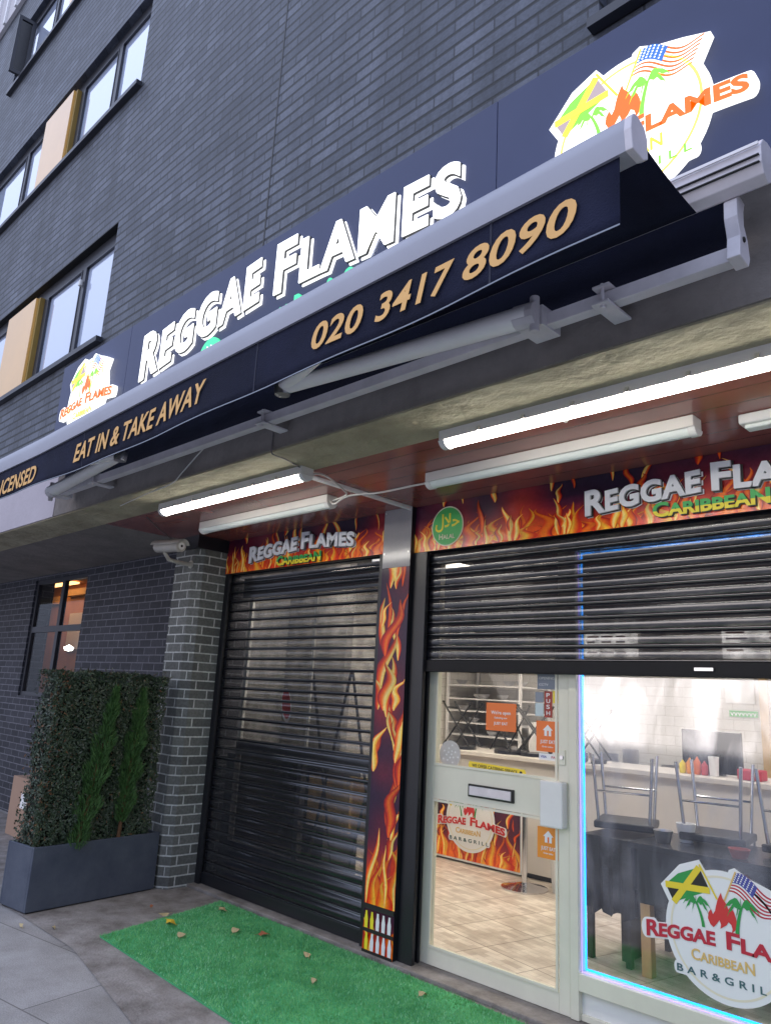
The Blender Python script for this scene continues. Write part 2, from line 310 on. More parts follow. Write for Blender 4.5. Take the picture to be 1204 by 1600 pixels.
# ---------------------------------------------------------------- mesh building
class MB:
    def __init__(s): s.v = []; s.f = []; s.m = []; s.c = []
    def add(s, vs, fs, mi=0, cols=None):
        o = len(s.v); s.v += [tuple(p) for p in vs]; s.f += [tuple(i+o for i in f) for f in fs]; s.m += [mi]*len(fs)
        s.c += list(cols) if cols else [(1, 1, 1)]*len(vs); return s
    def box(s, x0, x1, y0, y1, z0, z1, mi=0, xf=None):
        x0, x1 = sorted((x0, x1)); y0, y1 = sorted((y0, y1)); z0, z1 = sorted((z0, z1))
        vs = [(x0, y0, z0), (x1, y0, z0), (x1, y1, z0), (x0, y1, z0), (x0, y0, z1), (x1, y0, z1), (x1, y1, z1), (x0, y1, z1)]
        if xf: vs = [tuple(xf @ Vector(p)) for p in vs]
        return s.add(vs, [(0, 3, 2, 1), (4, 5, 6, 7), (0, 1, 5, 4), (1, 2, 6, 5), (2, 3, 7, 6), (3, 0, 4, 7)], mi)
    def prism(s, poly, fn, d0, d1, mi=0):
        # poly: 2D ccw; fn(u, v, d) -> 3D
        n = len(poly); vs = [fn(u, v, d0) for u, v in poly]+[fn(u, v, d1) for u, v in poly]
        fs = [tuple(range(n-1, -1, -1)), tuple(range(n, 2*n))]+[(i, (i+1) % n, n+(i+1) % n, n+i) for i in range(n)]
        return s.add(vs, fs, mi)
    def tube(s, pts, r, seg=10, mi=0, cap=True, flat=1.0):
        pts = [Vector(p) for p in pts]; n = len(pts); rs = r if isinstance(r, (list, tuple)) else [r]*n
        vs = []; up = Vector((0, 0, 1)); prev = None
        for i, p in enumerate(pts):
            d = (pts[min(i+1, n-1)]-pts[max(i-1, 0)]).normalized()
            if prev is None:
                a = d.cross(up); a = a.normalized() if a.length > 1e-3 else Vector((1, 0, 0))
            else: a = (prev-d*prev.dot(d)).normalized()
            prev = a; b = d.cross(a)
            for k in range(seg):
                t = 2*PI*k/seg; vs.append(p+a*(math.cos(t)*rs[i])+b*(math.sin(t)*rs[i]*flat))
        fs = [(i*seg+k, i*seg+(k+1) % seg, (i+1)*seg+(k+1) % seg, (i+1)*seg+k) for i in range(n-1) for k in range(seg)]
        if cap: fs += [tuple(range(seg-1, -1, -1)), tuple((n-1)*seg+k for k in range(seg))]
        return s.add(vs, fs, mi)
    def disc(s, cx, cz, r, y0, y1, seg=48, mi=0):
        return s.prism([(cx+r*math.cos(2*PI*k/seg), cz+r*math.sin(2*PI*k/seg)) for k in range(seg)], lambda u, v, d: (u, d, v), y1, y0, mi) if False else \
            s.prism([(cx+r*math.cos(2*PI*k/seg), cz+r*math.sin(2*PI*k/seg)) for k in range(seg)], FAC, -y1, -y0, mi)
    def lathe(s, prof, c, seg=24, mi=0, axis='Z'):
        vs = []; n = len(prof)
        for (r, h) in prof:
            for k in range(seg):
                t = 2*PI*k/seg; vs.append((c[0]+r*math.cos(t), c[1]+r*math.sin(t), c[2]+h))
        fs = [(i*seg+k, i*seg+(k+1) % seg, (i+1)*seg+(k+1) % seg, (i+1)*seg+k) for i in range(n-1) for k in range(seg)]
        fs += [tuple(range(seg-1, -1, -1)), tuple((n-1)*seg+k for k in range(seg))]
        return s.add(vs, fs, mi)
    def build(s, name, mats, parent=None, smooth=False, bevel=0.0, label=None):
        me = bpy.data.meshes.new(name); off = Vector((0, 0, 0))
        if parent is not None:
            q = parent
            while q is not None: off += q.location; q = q.parent
        me.from_pydata([tuple(Vector(p)-off) for p in s.v], [], s.f)
        if not isinstance(mats, (list, tuple)): mats = [mats]
        for m_ in mats: me.materials.append(M[m_] if isinstance(m_, str) else m_)
        me.polygons.foreach_set('material_index', s.m)
        if smooth: me.polygons.foreach_set('use_smooth', [True]*len(me.polygons))
        if any(c != (1, 1, 1) for c in s.c):
            at = me.color_attributes.new('col', 'FLOAT_COLOR', 'POINT')
            at.data.foreach_set('color', [x for c in s.c for x in (c[0], c[1], c[2], 1.0)])
        me.update(); me.validate()
        o = bpy.data.objects.new(name, me); COL.objects.link(o)
        if parent is not None: o.parent = parent
        if bevel > 0:
            b = o.modifiers.new('bevel', 'BEVEL'); b.width = bevel; b.segments = 2; b.limit_method = 'ANGLE'
        if smooth:
            try: me.set_sharp_from_angle(angle=math.radians(50))
            except Exception: pass
        if label: o['label'] = label
        return o
FAC = lambda u, v, d: (u, -d, v)          # facade: u = x, v = z, d = towards the street (-y)

def thing(name, loc, label, cat, group=None):
    o = bpy.data.objects.new(name, None); COL.objects.link(o); o.location = loc; o.empty_display_size = .1
    o['label'] = label; o['category'] = cat
    if group: o['group'] = group
    return o
def tag(o, label, cat, group=None):
    o['label'] = label; o['category'] = cat
    if group: o['group'] = group
    return o
def struct(o): o['kind'] = 'structure'; return o
def B(*a, **k): return MB().box(*a, **k)

_gc = {}
def glyphs(body, off=0.0, shear=0.0, sc=None, space=1.0):
    """flat text outline -> triangles, cap height 1; sc: small-caps ratio for lower-case letters"""
    key = (body, off, shear, sc, space)
    if key in _gc: return _gc[key]
    c = bpy.data.curves.new('lettering', 'FONT'); c.body = body; c.offset = off; c.shear = shear; c.space_character = space; c.resolution_u = 4
    if sc:
        c.small_caps_scale = sc
        for i, ch in enumerate(body):
            if ch.islower(): c.body_format[i].use_small_caps = True
    o = bpy.data.objects.new('lettering', c); COL.objects.link(o)
    dg = bpy.context.evaluated_depsgraph_get(); me = bpy.data.meshes.new_from_object(o.evaluated_get(dg))
    vs = [(v.co.x/.7, v.co.y/.7) for v in me.vertices]; fs = [tuple(p.vertices) for p in me.polygons]
    bpy.data.objects.remove(o); bpy.data.curves.remove(c); bpy.data.meshes.remove(me)
    x0 = min(v[0] for v in vs); x1 = max(v[0] for v in vs)
    vs = [((x-x0)/(x1-x0), y) for x, y in vs]
    _gc[key] = (vs, fs, x1-x0); return _gc[key]
def text(mb, body, x0, x1, base, cap, d0, d1, mi=0, fn=FAC, dx=0, dz=0, **kw):
    """text between x0 and x1; base is a number or a function of x; solid between depths d0 < d1"""
    vs, fs, w = glyphs(body, **kw); bf = base if callable(base) else (lambda x: base)
    def P(u, y, d):
        x = x0+u*(x1-x0); return fn(x+dx, bf(x)+y*cap+dz, d)
    n = len(vs); V = [P(u, y, d1) for u, y in vs]
    edges = {}
    for f in fs:
        for i in range(len(f)):
            a, b = f[i], f[(i+1) % len(f)]
            if (b, a) in edges: del edges[(b, a)]
            else: edges[(a, b)] = 1
    V += [P(u, y, d0) for u, y in vs]
    F = list(fs)+[tuple(i+n for i in reversed(f)) for f in fs]+[(a, n+a, n+b, b) for (a, b) in edges]
    mb.add(V, F, mi); return mb
def interp(pts):
    def f(x):
        if x <= pts[0][0]: return pts[0][1]
        for (a, b), (c, d) in zip(pts, pts[1:]):
            if x <= c:
                t = (x-a)/(c-a); return b+(d-b)*t
        return pts[-1][1]
    return f

# ---------------------------------------------------------------- ground
YS = 3.70            # shop front plane
mb = MB().add([(-60, -25, 0), (40, -25, 0), (40, 3.9, 0), (-60, 3.9, 0)], [(0, 1, 2, 3)])
struct(mb.build('pavement', 'pavement'))
mb = MB().add([(-60, 2.62, .004), (-4.7, 2.30, .004), (-3.4, 2.05, .004), (3, 1.7, .004), (3, 3.64, .004), (-60, 3.64, .004)], [(0, 1, 2, 3, 4, 5)])
struct(mb.build('kerb_strip', 'border'))
struct(B(-5.58, 3, 3.60, 3.86, .001, .028).build('doorstep', 'border', bevel=.006))

# ---------------------------------------------------------------- the building
bld = thing('brick_building', (-3, 2.6, 0), 'dark slate brick apartment block above and around the takeaway', 'building')
YF = 2.29
SILLS = [4.255, 6.745, 9.235, 11.725]
HW = 1.08
BAYS = [(-9.86, -5.64), (-1.2, 3.0)]
def wall_holes(mb, x0, x1, z0, z1, holes, y0, y1):
    xs = sorted({x0, x1, *[h[0] for h in holes], *[h[1] for h in holes]}); zs = sorted({z0, z1, *[h[2] for h in holes], *[h[3] for h in holes]})
    xs = [x for x in xs if x0 <= x <= x1]; zs = [z for z in zs if z0 <= z <= z1]
    inside = lambda a, b: any(h[0] <= a <= h[1] and h[2] <= b <= h[3] for h in holes)
    for i in range(len(zs)-1):
        j = 0
        while j < len(xs)-1:
            cz = (zs[i]+zs[i+1])/2
            if inside((xs[j]+xs[j+1])/2, cz): j += 1; continue
            k = j
            while k+1 < len(xs)-1 and not inside((xs[k+1]+xs[k+2])/2, cz): k += 1
            mb.box(xs[j], xs[k+1], y0, y1, zs[i], zs[i+1]); j = k+1
holes = [(a, b, z, z+HW) for a, b in BAYS for z in SILLS]
mb = MB(); wall_holes(mb, -16, 5, 3.30, 14, holes, YF, YF+.3)
mb.build('upper_wall', 'brick_up', bld)
B(-3.452, -3.440, YF-.002, YF, 4.1, 14).build('movement_joint', 'g_black', bld)
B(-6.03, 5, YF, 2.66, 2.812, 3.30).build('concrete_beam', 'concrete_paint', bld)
B(-5.9, -.74, YF-.006, YF-.0005, 2.955, 3.243).build('beam_shade_strip', 'awning_cloth', bld)  # thin dark strip added on the beam for the awning's shade
B(-16, -6.03, YF-.004, 2.66, 2.812, 3.30).build('concrete_beam', 'concrete_pale', bld, label='pale left stretch of the concrete beam')  # paler colour on the beam's left stretch
B(-16, 5, YF+.012, 2.655, 2.803, 2.812).build('beam_underside', 'plaster_rough', bld)
B(-5.9, 5, 2.66, 3.9, 2.812, 2.86).build('soffit_boards', 'cladding', bld)
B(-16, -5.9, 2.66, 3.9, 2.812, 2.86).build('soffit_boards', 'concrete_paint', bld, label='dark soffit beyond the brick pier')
mb = MB(); lw = (-9.95, -8.43, 1.33, 2.76)
wall_holes(mb, -16, -5.58, 0, 2.812, [lw], 3.70, 3.95); mb.build('ground_floor_wall', 'brick_dark', bld)
# pier with chamfered corner
mb = MB(); mb.prism([(-5.935, 3.372), (-5.645, 3.372), (-5.575, 3.435), (-5.575, 3.698), (-5.935, 3.698)], lambda u, v, d: (u, v, d), 0, 2.70)
mb.build('brick_pier', 'brick_pier', bld)
B(-5.955, -5.56, 3.35, 3.698, 2.70, 2.812).build('pier_head', 'black_frame', bld)
# upstairs windows
def bay(x0, x1, z, lit):
    zt = z+HW; yi = YF+.065
    w = MB(); w.box(x0, x1, yi, yi+.05, z+.96, zt); w.box(x0, x1, yi, yi+.05, z, z+.03)
    xs = [x1-.03, x1-.74, x1-1.56, x1-2.46, x1-3.03, x0+.03]
    for c, hw in ((x1-.018, .018), (x1-.745, .04), (x1-1.60, .05), (x1-2.48, .045), (x1-3.10, .04), (x0+.02, .02)): w.box(c-hw, c+hw, yi, yi+.05, z+.03, z+.96)
    fr = w.build('window', 'charcoal', bld)
    for a, b in ((x1-.705, x1-.036), (x1-1.55, x1-.785), (x1-3.06, x1-2.525), (x0+.04, x1-3.14)):
        B(a, b, yi+.02, yi+.03, z+.03, z+.96).build('pane', 'pane', fr)
        w2 = MB(); w2.box(a, a+.012, yi-.006, yi+.018, z+.03, z+.96); w2.box(b-.012, b, yi-.006, yi+.018, z+.03, z+.96); w2.box(a+.012, b-.012, yi-.006, yi+.018, z+.948, z+.96); w2.box(a+.012, b-.012, yi-.006, yi+.018, z+.03, z+.042)
        w2.build('casement', 'charcoal', fr)
    sl = MB(); sl.box(x0-.03, x1+.03, YF-.05, yi-.008, z-.045, z); sl.build('window_sill', 'charcoal', bld)
    p = MB(); p.box(x1-2.43, x1-1.70, YF-.004, yi+.004, z+.003, z+.98); p.box(x1-1.70, x1-1.652, YF+.02, yi+.002, z+.003, z+.98, 1)
    p.build('cladding_panel', ['ochre', 'ochre_dark'], bld)
for bi, (a, b) in enumerate(BAYS):
    for z in SILLS: bay(a, b, z, bi == 0)
B(-6.405, -6.365, YF+.03, YF+.058, 5.03, 5.09).build('vent_knob', 'white_paint', bld, bevel=.008)
# open casement on the third storey
m_ = MB(); hx, hz0, hz1 = -9.50, 9.28, 10.18
xf = Matrix.Translation((hx, YF+.06, 0)) @ Matrix.Rotation(math.radians(-97), 4, 'Z')
m_.box(0, .22, -.02, .02, hz0, hz0+.05, xf=xf); m_.box(0, .22, -.02, .02, hz1-.05, hz1, xf=xf); m_.box(0, .05, -.02, .02, hz0+.05, hz1-.05, xf=xf); m_.box(.18, .22, -.02, .02, hz0+.05, hz1-.05, xf=xf)
m_.box(.05, .18, -.004, .004, hz0+.05, hz1-.05, mi=1, xf=xf)
m_.build('open_casement', ['charcoal', 'black_gloss'], bld, label='open outward casement on the third storey')
mb = MB(); mb.box(-14, -9.95, YF-.05, YF-.003, 10.95, 13.9)
for i in range(9): mb.box(-14+.1+i*.45, -14+.16+i*.45, YF-.08, YF-.05, 10.95, 13.9, 1)
mb.build('pale_cladding', ['curtain', 'white_metal'], bld)
# window in the ground floor wall with a lit room behind
w = MB(); x0, x1, z0, z1 = lw; yi = 3.725
w.box(x0, x1, yi, yi+.05, z1-.05, z1); w.box(x0, x1, yi, yi+.05, z0, z0+.05)
for c, h in ((x0+.03, .03), (x0+.82, .04), (x1-.03, .03)): w.box(c-h, c+h, yi, yi+.05, z0+.05, z1-.05)
for a, b in ((x0+.06, x0+.78), (x0+.86, x1-.06)): w.box(a, b, yi, yi+.05, 2.10, 2.17)
fr = w.build('window', 'charcoal', bld)
B(x0+.06, x1-.06, yi+.02, yi+.026, z0+.05, z1-.05).build('pane', 'glass_clear', fr)
r_ = MB(); r_.box(-15, -7.6, 5.0, 5.05, .6, 3.0); r_.box(-15.05, -15, 3.96, 5.05, .6, 3.0); r_.box(-7.6, -7.55, 3.96, 5.05, .6, 3.0); r_.box(-15, -7.6, 3.96, 5.0, 3.0, 3.05); r_.box(-15, -7.6, 3.96, 5.0, .55, .6)
r_.build('lit_room', 'orange_wall', bld)
r_ = MB(); r_.box(-12.9, -12.78, 4.93, 4.998, 1.9, 3.0); r_.box(-12.78, -12.2, 4.93, 4.998, 2.72, 2.84); r_.box(-11.9, -11.1, 4.90, 4.998, 2.82, 2.92)
r_.build('room_shelf', 'wood', bld)
B(-11.75, -11.2, 4.96, 4.998, 2.0, 2.55).build('notice_sheet', 'curtain', bld)
B(-12.2, -11.2, 4.2, 4.8, 2.96, 2.985).build('warm_lamp', 'e_warm', bld)
MB().lathe([(.0, 0), (.05, .01), (.07, .05), (.0, .09)], (-11.0, 4.7, 1.95), 16).build('room_bulb', 'e_bulb', bld, smooth=True)
# ---------------------------------------------------------------- fascia sign
YP = 2.235
fs = thing('fascia_sign', (-3, YP, 3.25), 'long slate blue fascia board with big lit white REGGAE FLAMES letters above the awning', 'sign')
mb = MB(); 
for a, b in ((-6.15, -4.965), (-4.962, -1.663), (-1.660, 1.5)): mb.box(a, b, YP, YF-.002, 3.245, 4.115)
mb.build('board', 'sign_blue', fs, bevel=.002)
def big_word(body, x0, x1, base, cap, scr):
    for (nm, mt, off, d0, d1, dx, dz) in (('letter_shadow', 'e_white', .032, .004, .010, .022, -.022), ('letter_outline', 'g_black', .034, .010, .016, .007, -.007), ('lettering', 'e_white', .026, .016, .022, 0, 0)):
        mb = MB(); text(mb, body, x0, x1, base, cap, -YP+d0, -YP+d1, off=off, sc=scr, dx=dx, dz=dz, space=1.14); mb.build(nm, mt, fs)
b1 = interp([(-4.70, 3.603), (-4.42, 3.632), (-4.05, 3.680), (-3.73, 3.712), (-3.33, 3.742)])
big_word('Reggae', -4.70, -3.33, b1, .335, .80)
b2 = interp([(-3.19, 3.722), (-2.8, 3.710), (-2.5, 3.688), (-2.2, 3.668), (-1.84, 3.650)])
big_word('Flames', -3.185, -1.84, b2, .31, .81)
mb = MB(); text(mb, 'Caribbean Bar & Grill', -3.64, -2.30, interp([(-3.64, 3.435), (-3.1, 3.488), (-2.3, 3.485)]), .15, -YP+.004, -YP+.022, off=.02, sc=.8, space=1.1)
mb.build('lettering', 'e_teal', fs)
mb = MB(); mb.disc(-3.80, 3.525, .12, YP-.02, YP-.004); mb.build('halal_roundel', 'e_teal', fs)
mb = MB(); text(mb, '\ufedd\ufefc\ufea3', -3.87, -3.73, 3.52, .07, -YP+.02, -YP+.024, off=.01); text(mb, 'Halal', -3.85, -3.75, 3.46, .03, -YP+.02, -YP+.024, off=.01, sc=.8); mb.build('lettering', 'e_white', fs)

# ---------------------------------------------------------------- shop logo (flags, palms, flame, lettering)
def logo(parent, cx, cz, s, Y, pal, thick=.02, band=True):
    """s = metres per logo unit (disc radius .26); built on a facade plane Y, growing towards the street"""
    D = lambda d: -Y+d
    F = lambda u, v, d: (cx+u*s, -d, cz+v*s)
    e = .0012; P = pal
    circ = lambda r, n=64, x=0, y=0: [(x+r*math.cos(2*PI*k/n), y+r*math.sin(2*PI*k/n)) for k in range(n)]
    def seg(a, b, w):
        a, b = Vector(a), Vector(b); d = (b-a).normalized(); p = Vector((-d.y, d.x))*w/2
        return [tuple(a-p), tuple(b-p), tuple(b+p), tuple(a+p)]
    # backing contour
    mb = MB(); t = D(thick)
    mb.prism(circ(.275), F, D(.002), t)
    mb.prism([(-.295, .165), (-.245, .075), (-.03, .15), (-.02, .175), (-.105, .305), (-.20, .268)], F, D(.002), t-.0004)
    mb.prism([(-.02, .14), (.21, .085), (.235, .10), (.285, .20), (.20, .235), (.12, .262), (.055, .297), (.03, .285)], F, D(.002), t-.0002)
    arc = lambda x: -.045-.030*(x/.37)**2
    N = 24; top = []; bot = []
    for i in range(N+1):
        x = -.395+.80*i/N; bot.append((x, arc(x)-.022)); top.append((x, arc(x)+.062+(.03 if x < -.30 else 0)))
    def band_poly(xa, xb, lo, hi, bf):
        n_ = 16; low = [(xa+(xb-xa)*i/n_, bf(xa+(xb-xa)*i/n_)+lo) for i in range(n_+1)]; hig = [(x, y-lo+hi) for x, y in low]; h = (hi-lo)/2
        capr = [(xb+h*.55*math.sin(PI*k/8), bf(xb)+(lo+hi)/2-h*math.cos(PI*k/8)) for k in range(1, 8)]; capl = [(xa-h*.55*math.sin(PI*k/8), bf(xa)+(lo+hi)/2+h*math.cos(PI*k/8)) for k in range(1, 8)]
        return low+capr+hig[::-1]+capl
    mb.prism(band_poly(-.372, -.05, -.011, .060, arc), F, D(.002), t-.0006)
    mb.prism(band_poly(-.374, -.335, -.012, .078, arc), F, D(.002), t-.0007)
    mb.prism(band_poly(.0, .384, -.011, .064, arc), F, D(.002), t-.0009)
    mb.prism(band_poly(-.228, .212, -.012, .042, lambda x: -.190), F, D(.002), t-.0011)
    mb.build('backing', P['white'], parent)
    mb = MB(); n = 64
    for r0, r1 in ((.243, .252),):
        o = circ(r1, n); i_ = circ(r0, n); vs = [F(u, v, t+e) for u, v in o]+[F(u, v, t+e) for u, v in i_]
        mb.add(vs, [(k, (k+1) % n, n+(k+1) % n, n+k) for k in range(n)])
    mb.build('disc_ring', P['cream'], parent)
    # saltire flag
    A, Bq, Cq, Dq = (-.105, .272), (-.060, .180), (-.232, .098), (-.270, .170)
    mid = ((A[0]+Cq[0])/2+.008, (A[1]+Cq[1])/2)
    mb = MB(); z = t+e
    q = lambda pts, mi, dz=0: mb.add([F(u, v, z+dz) for u, v in pts], [tuple(range(len(pts)))], mi)
    up = ((A[0]+Dq[0])/2-.02, (A[1]+Dq[1])/2+.006)
    q([A, up, Dq, mid], 0); q([Bq, mid, Cq], 0, .0002); q([A, mid, Bq], 1, .0004); q([Cq, mid, Dq], 1, .0006)
    q(seg(A, Cq, .028), 2, .0012); q(seg(Bq, Dq, .028), 2, .0016); q(seg((-.104, .285), (-.028, .150), .008), 2, .002)
    mb.build('flag', [P['green'], P['black'], P['yellow']], parent, label='green, gold and black saltire flag of the logo')
    # striped flag
    P00, P10, P01, P11 = Vector((.060, .272)), Vector((.268, .192)), Vector((.022, .188)), Vector((.222, .104))
    def W(a, b):
        p = P00*(1-a)*(1-b)+P10*a*(1-b)+P01*(1-a)*b+P11*a*b; w = .018*math.sin(a*2*PI*1.1+.3)
        return F(p.x, p.y+w, z)
    mb = MB(); na = 16
    for k in range(13):
        for i in range(na):
            a0, a1 = i/na, (i+1)/na; b0, b1_ = k/13, (k+1)/13
            mb.add([W(a0, b0), W(a0, b1_), W(a1, b1_), W(a1, b0)], [(0, 1, 2, 3)], 0 if k % 2 == 0 else 1)
    for i in range(7):
        a0, a1 = i/na, (i+1)/na; vs = [Vector(W(a0, 0)), Vector(W(a0, .54)), Vector(W(a1, .54)), Vector(W(a1, 0))]
        mb.add([(v.x, v.y-.0006, v.z) for v in vs], [(0, 1, 2, 3)], 2)
    for i in range(6):
        for j in range(5):
            c = Vector(W(.035+i*.068, .055+j*.10)); r = .0035*s
            mb.add([(c.x+r*math.cos(k*PI/3), c.y-.0012, c.z+r*math.sin(k*PI/3)) for k in range(6)], [tuple(range(6))], 1)
    q(seg((.060, .282), (.004, .150), .007), 3, .002)
    mb.build('flag', [P['red'], P['white'], P['blue'], P['gold']], parent, label='red and white striped flag with a blue starred canton')
    # palms
    def palm(x, y, bx, by, k, flip):
        mb = MB(); zz = t+2.6*e; n = 8; L = []; R = []
        for i in range(n+1):
            f = i/n; px = bx+(x-bx)*f**1.6; py = by+(y-by)*f; w = (.0075-.0025*f)*k; L.append((px-w, py)); R.append((px+w, py))
        mb.add([F(u, v, zz) for u, v in L+R[::-1]], [tuple(range(2*n+2))])
        for j, (ang, ln) in enumerate(((165, .058), (140, .05), (200, .05), (95, .038), (45, .052), (15, .060), (-20, .052), (235, .035))):
            a = math.radians(ang); pts_u = []; pts_l = []
            for i in range(7):
                f = i/6; px = x+math.cos(a)*ln*1.2*k*f; py = y+math.sin(a)*ln*.8*k*f-.030*k*f*f+.016*k*math.sin(PI*f)
                w = .0095*k*math.sin(PI*min(1, f*.92+.08))+.0005; pts_u.append((px, py+w)); pts_l.append((px, py-w*(.4 if i % 2 else 1.3)))
            poly = pts_l+pts_u[::-1]
            mb.add([F(u, v, zz+.00015*(j+1)) for u, v in poly], [tuple(range(len(poly)))])
        mb.build('palm_tree_print', P['palm'], parent)
    palm(-.124, .118, -.096, .020, .95, 0); palm(.078, .138, .054, .018, 1.15, 1)
    # flame
    fl = [(-.010, .182), (-.004, .160), (.012, .140), (.020, .118), (.030, .132), (.044, .112), (.052, .085), (.056, .062), (.048, .040), (.030, .022), (.034, .040), (.030, .056), (.018, .066), (.008, .050), (-.006, .040), (-.020, .030), (-.016, .048), (-.022, .066), (-.034, .048), (-.050, .030), (-.064, .040), (-.074, .062), (-.070, .088), (-.058, .104), (-.050, .084), (-.040, .100), (-.034, .124), (-.026, .150)]
    fl_unused = [(-.030, .172), (-.012, .150), (-.014, .122), (.004, .108), (.010, .130), (.026, .112), (.022, .092), (.034, .082), (.040, .098), (.052, .072), (.048, .045), (.032, .028), (.036, .052), (.024, .062), (.012, .045), (-.006, .062), (-.016, .048), (-.030, .066), (-.044, .052), (-.050, .030), (-.064, .044), (-.072, .068), (-.066, .092), (-.058, .078), (-.046, .092), (-.052, .112), (-.042, .128), (-.034, .150)]
    mb = MB(); mb.add([F(u, v, t+2.4*e) for u, v in fl], [tuple(range(len(fl)))]); mb.build('flame_print', P['flame'], parent)
    # lettering
    mb = MB(); text(mb, 'Reggae', -.372, -.045, arc, .068, t+e, t+3.5*e, off=.03, sc=.80, fn=F); text(mb, 'Flames', .004, .385, arc, .070, t+e, t+3.5*e, off=.03, sc=.80, fn=F); mb.build('lettering', P['text'], parent)
    mb = MB(); text(mb, 'CaribbeaN', -.158, .120, -.125, .046, t+e, t+3*e, off=.015, sc=.82, fn=F); mb.build('lettering', P['gold'], parent)
    mb = MB(); text(mb, 'B A R & G R I L L', -.228, .21, -.190, .030, t+e, t+3*e, off=.01, fn=F, space=1.05); mb.build('lettering', P['bar'], parent)
LIT = dict(white='e_disc', cream='e_cream', green='e_green', black='e_mauve', yellow='e_yellow', red='e_orange', blue='e_blue', gold='e_yellow', palm='e_green', flame='e_orange', text='e_orange', bar='e_green')
PRN = dict(white='g_white', cream='g_cream', green='g_green', black='g_black', yellow='g_yellow', red='g_red', blue='g_blue', gold='g_gold', palm='g_green', flame='g_flame', text='g_red', bar='g_teal')
t_ = thing('logo_sign', (-1.055, YP, 3.32), 'large backlit round logo sign with flags and palms on the right end of the fascia', 'sign')
logo(t_, -1.055, 3.60, 1.10, YP, LIT, thick=.035)
t_ = thing('logo_sign', (-5.52, YP, 3.32), 'small backlit round logo sign on the far left end of the fascia', 'sign')
logo(t_, -5.53, 3.685, 1.18, YP, LIT, thick=.035)

# ---------------------------------------------------------------- awning
aw = thing('awning', (-3, 2.2, 3.08), 'black canvas awning with a mauve grey front bar and a phone number on its valance', 'awning')
XR, XL = -.772, -5.85
btop = lambda x: 3.094+(x+.78)*.0275 if x > -4.6 else 3.094+(-4.6+.78)*.0275+(x+4.6)*.004
vbot = interp([(-5.9, 2.675), (-5.15, 2.675), (-4.49, 2.672), (-2.82, 2.690), (-2.19, 2.716), (-1.61, 2.738), (-.785, 2.766)])
YB = 1.60
# front bar, rounded profile
prof = [(0.0, -.118), (-.006, -.06), (0.0, -.022), (.014, -.004), (.035, 0.0), (.07, -.012), (.085, -.04), (.085, -.10), (.06, -.118)]
mb = MB(); xs = [XL+(XR-XL)*i/24 for i in range(25)]
vs = [(x, YB+y, btop(x)+z) for x in xs for y, z in prof]; n = len(prof)
mb.add(vs, [(i*n+k, (i+1)*n+k, (i+1)*n+(k+1) % n, i*n+(k+1) % n) for i in range(24) for k in range(n)]+[tuple(range(n)), tuple(24*n+k for k in reversed(range(n)))])
mb.build('front_bar', 'awning_bar', aw, smooth=True)
for xx, w_ in ((XR, .022), (XL-.022, .022)):
    mb = MB(); mb.prism([(YB+y*1.06-.002, btop(xx)+z*1.04+.002) for y, z in prof], lambda u, v, d: (d, u, v), xx, xx+w_); mb.build('end_cap', 'grey_metal', aw, bevel=.003)
# valance
mb = MB(); NX = 60; NZ = 6; vs = []
for i in range(NX+1):
    x = XL+.03+(XR-.022-XL-.03)*i/NX
    for j in range(NZ+1):
        f = j/NZ; zt = btop(x)-.112; z = zt+(vbot(x)-zt)*f
        y = YB+.012+.010*math.sin(x*3.1+.5)*f+.006*math.sin(x*7.3)*f*f; vs.append((x, y, z))
mb.add(vs, [(i*(NZ+1)+j, i*(NZ+1)+j+1, (i+1)*(NZ+1)+j+1, (i+1)*(NZ+1)+j) for i in range(NX) for j in range(NZ)])
va = mb.build('valance', 'awning_cloth', aw, smooth=True); sm = va.modifiers.new('thickness', 'SOLIDIFY'); sm.thickness = .0016; sm.offset = 1
hm = MB()
for i in range(NX):
    a, b = vs[i*(NZ+1)+NZ], vs[(i+1)*(NZ+1)+NZ]; hm.add([(a[0], a[1]-.0035, a[2]), (b[0], b[1]-.0035, b[2]), (b[0], b[1]-.0035, b[2]+.005), (a[0], a[1]-.0035, a[2]+.005)], [(0, 1, 2, 3)])
hm.build('hem', 'g_grey', va)
sm_ = MB()
for x in (-5.1, -3.95, -2.42, -1.22):
    ii = int(round((x-vs[0][0])/(vs[-1][0]-vs[0][0])*NX))
    col_ = [vs[ii*(NZ+1)+j] for j in range(NZ+1)]
    for a, b in zip(col_, col_[1:]): sm_.add([(a[0]-.004, a[1]-.0032, a[2]), (b[0]-.004, b[1]-.0032, b[2]), (b[0]+.004, b[1]-.0032, b[2]), (a[0]+.004, a[1]-.0032, a[2])], [(0, 1, 2, 3)])
sm_.build('seams', 'seam_thread', va)
def vy(x): return YB+.012+.010*math.sin(x*3.1+.5)*.55+.006*math.sin(x*7.3)*.3
VF = lambda u, v, d: (u, vy(u)-d-(2.80-v)*.0, v)
def vtext(body, x0, x1, base, cap, off=.02):
    mb = MB(); text(mb, body, x0, x1, base, cap, .009, .0105, off=off, shear=.22, fn=VF, space=1.05); mb.build('lettering', 'gold_print', va)
bl = interp([(-5.2, 2.700), (-4.6, 2.702), (-4.05, 2.727), (-3.2, 2.738), (-2.74, 2.765), (-2.0, 2.788), (-1.3, 2.800), (-.91, 2.812)])
vtext('020', -2.030, -1.760, bl, .098); vtext('3417', -1.700, -1.350, bl, .098); vtext('8090', -1.315, -.915, bl, .098)
vtext('EAT IN', -4.07, -3.66, bl, .100); vtext('&', -3.63, -3.54, bl, .098); vtext('TAKE AWAY', -3.50, -2.735, bl, .098)
vtext('FULLY LICENSED', -5.72, -4.575, bl, .100)
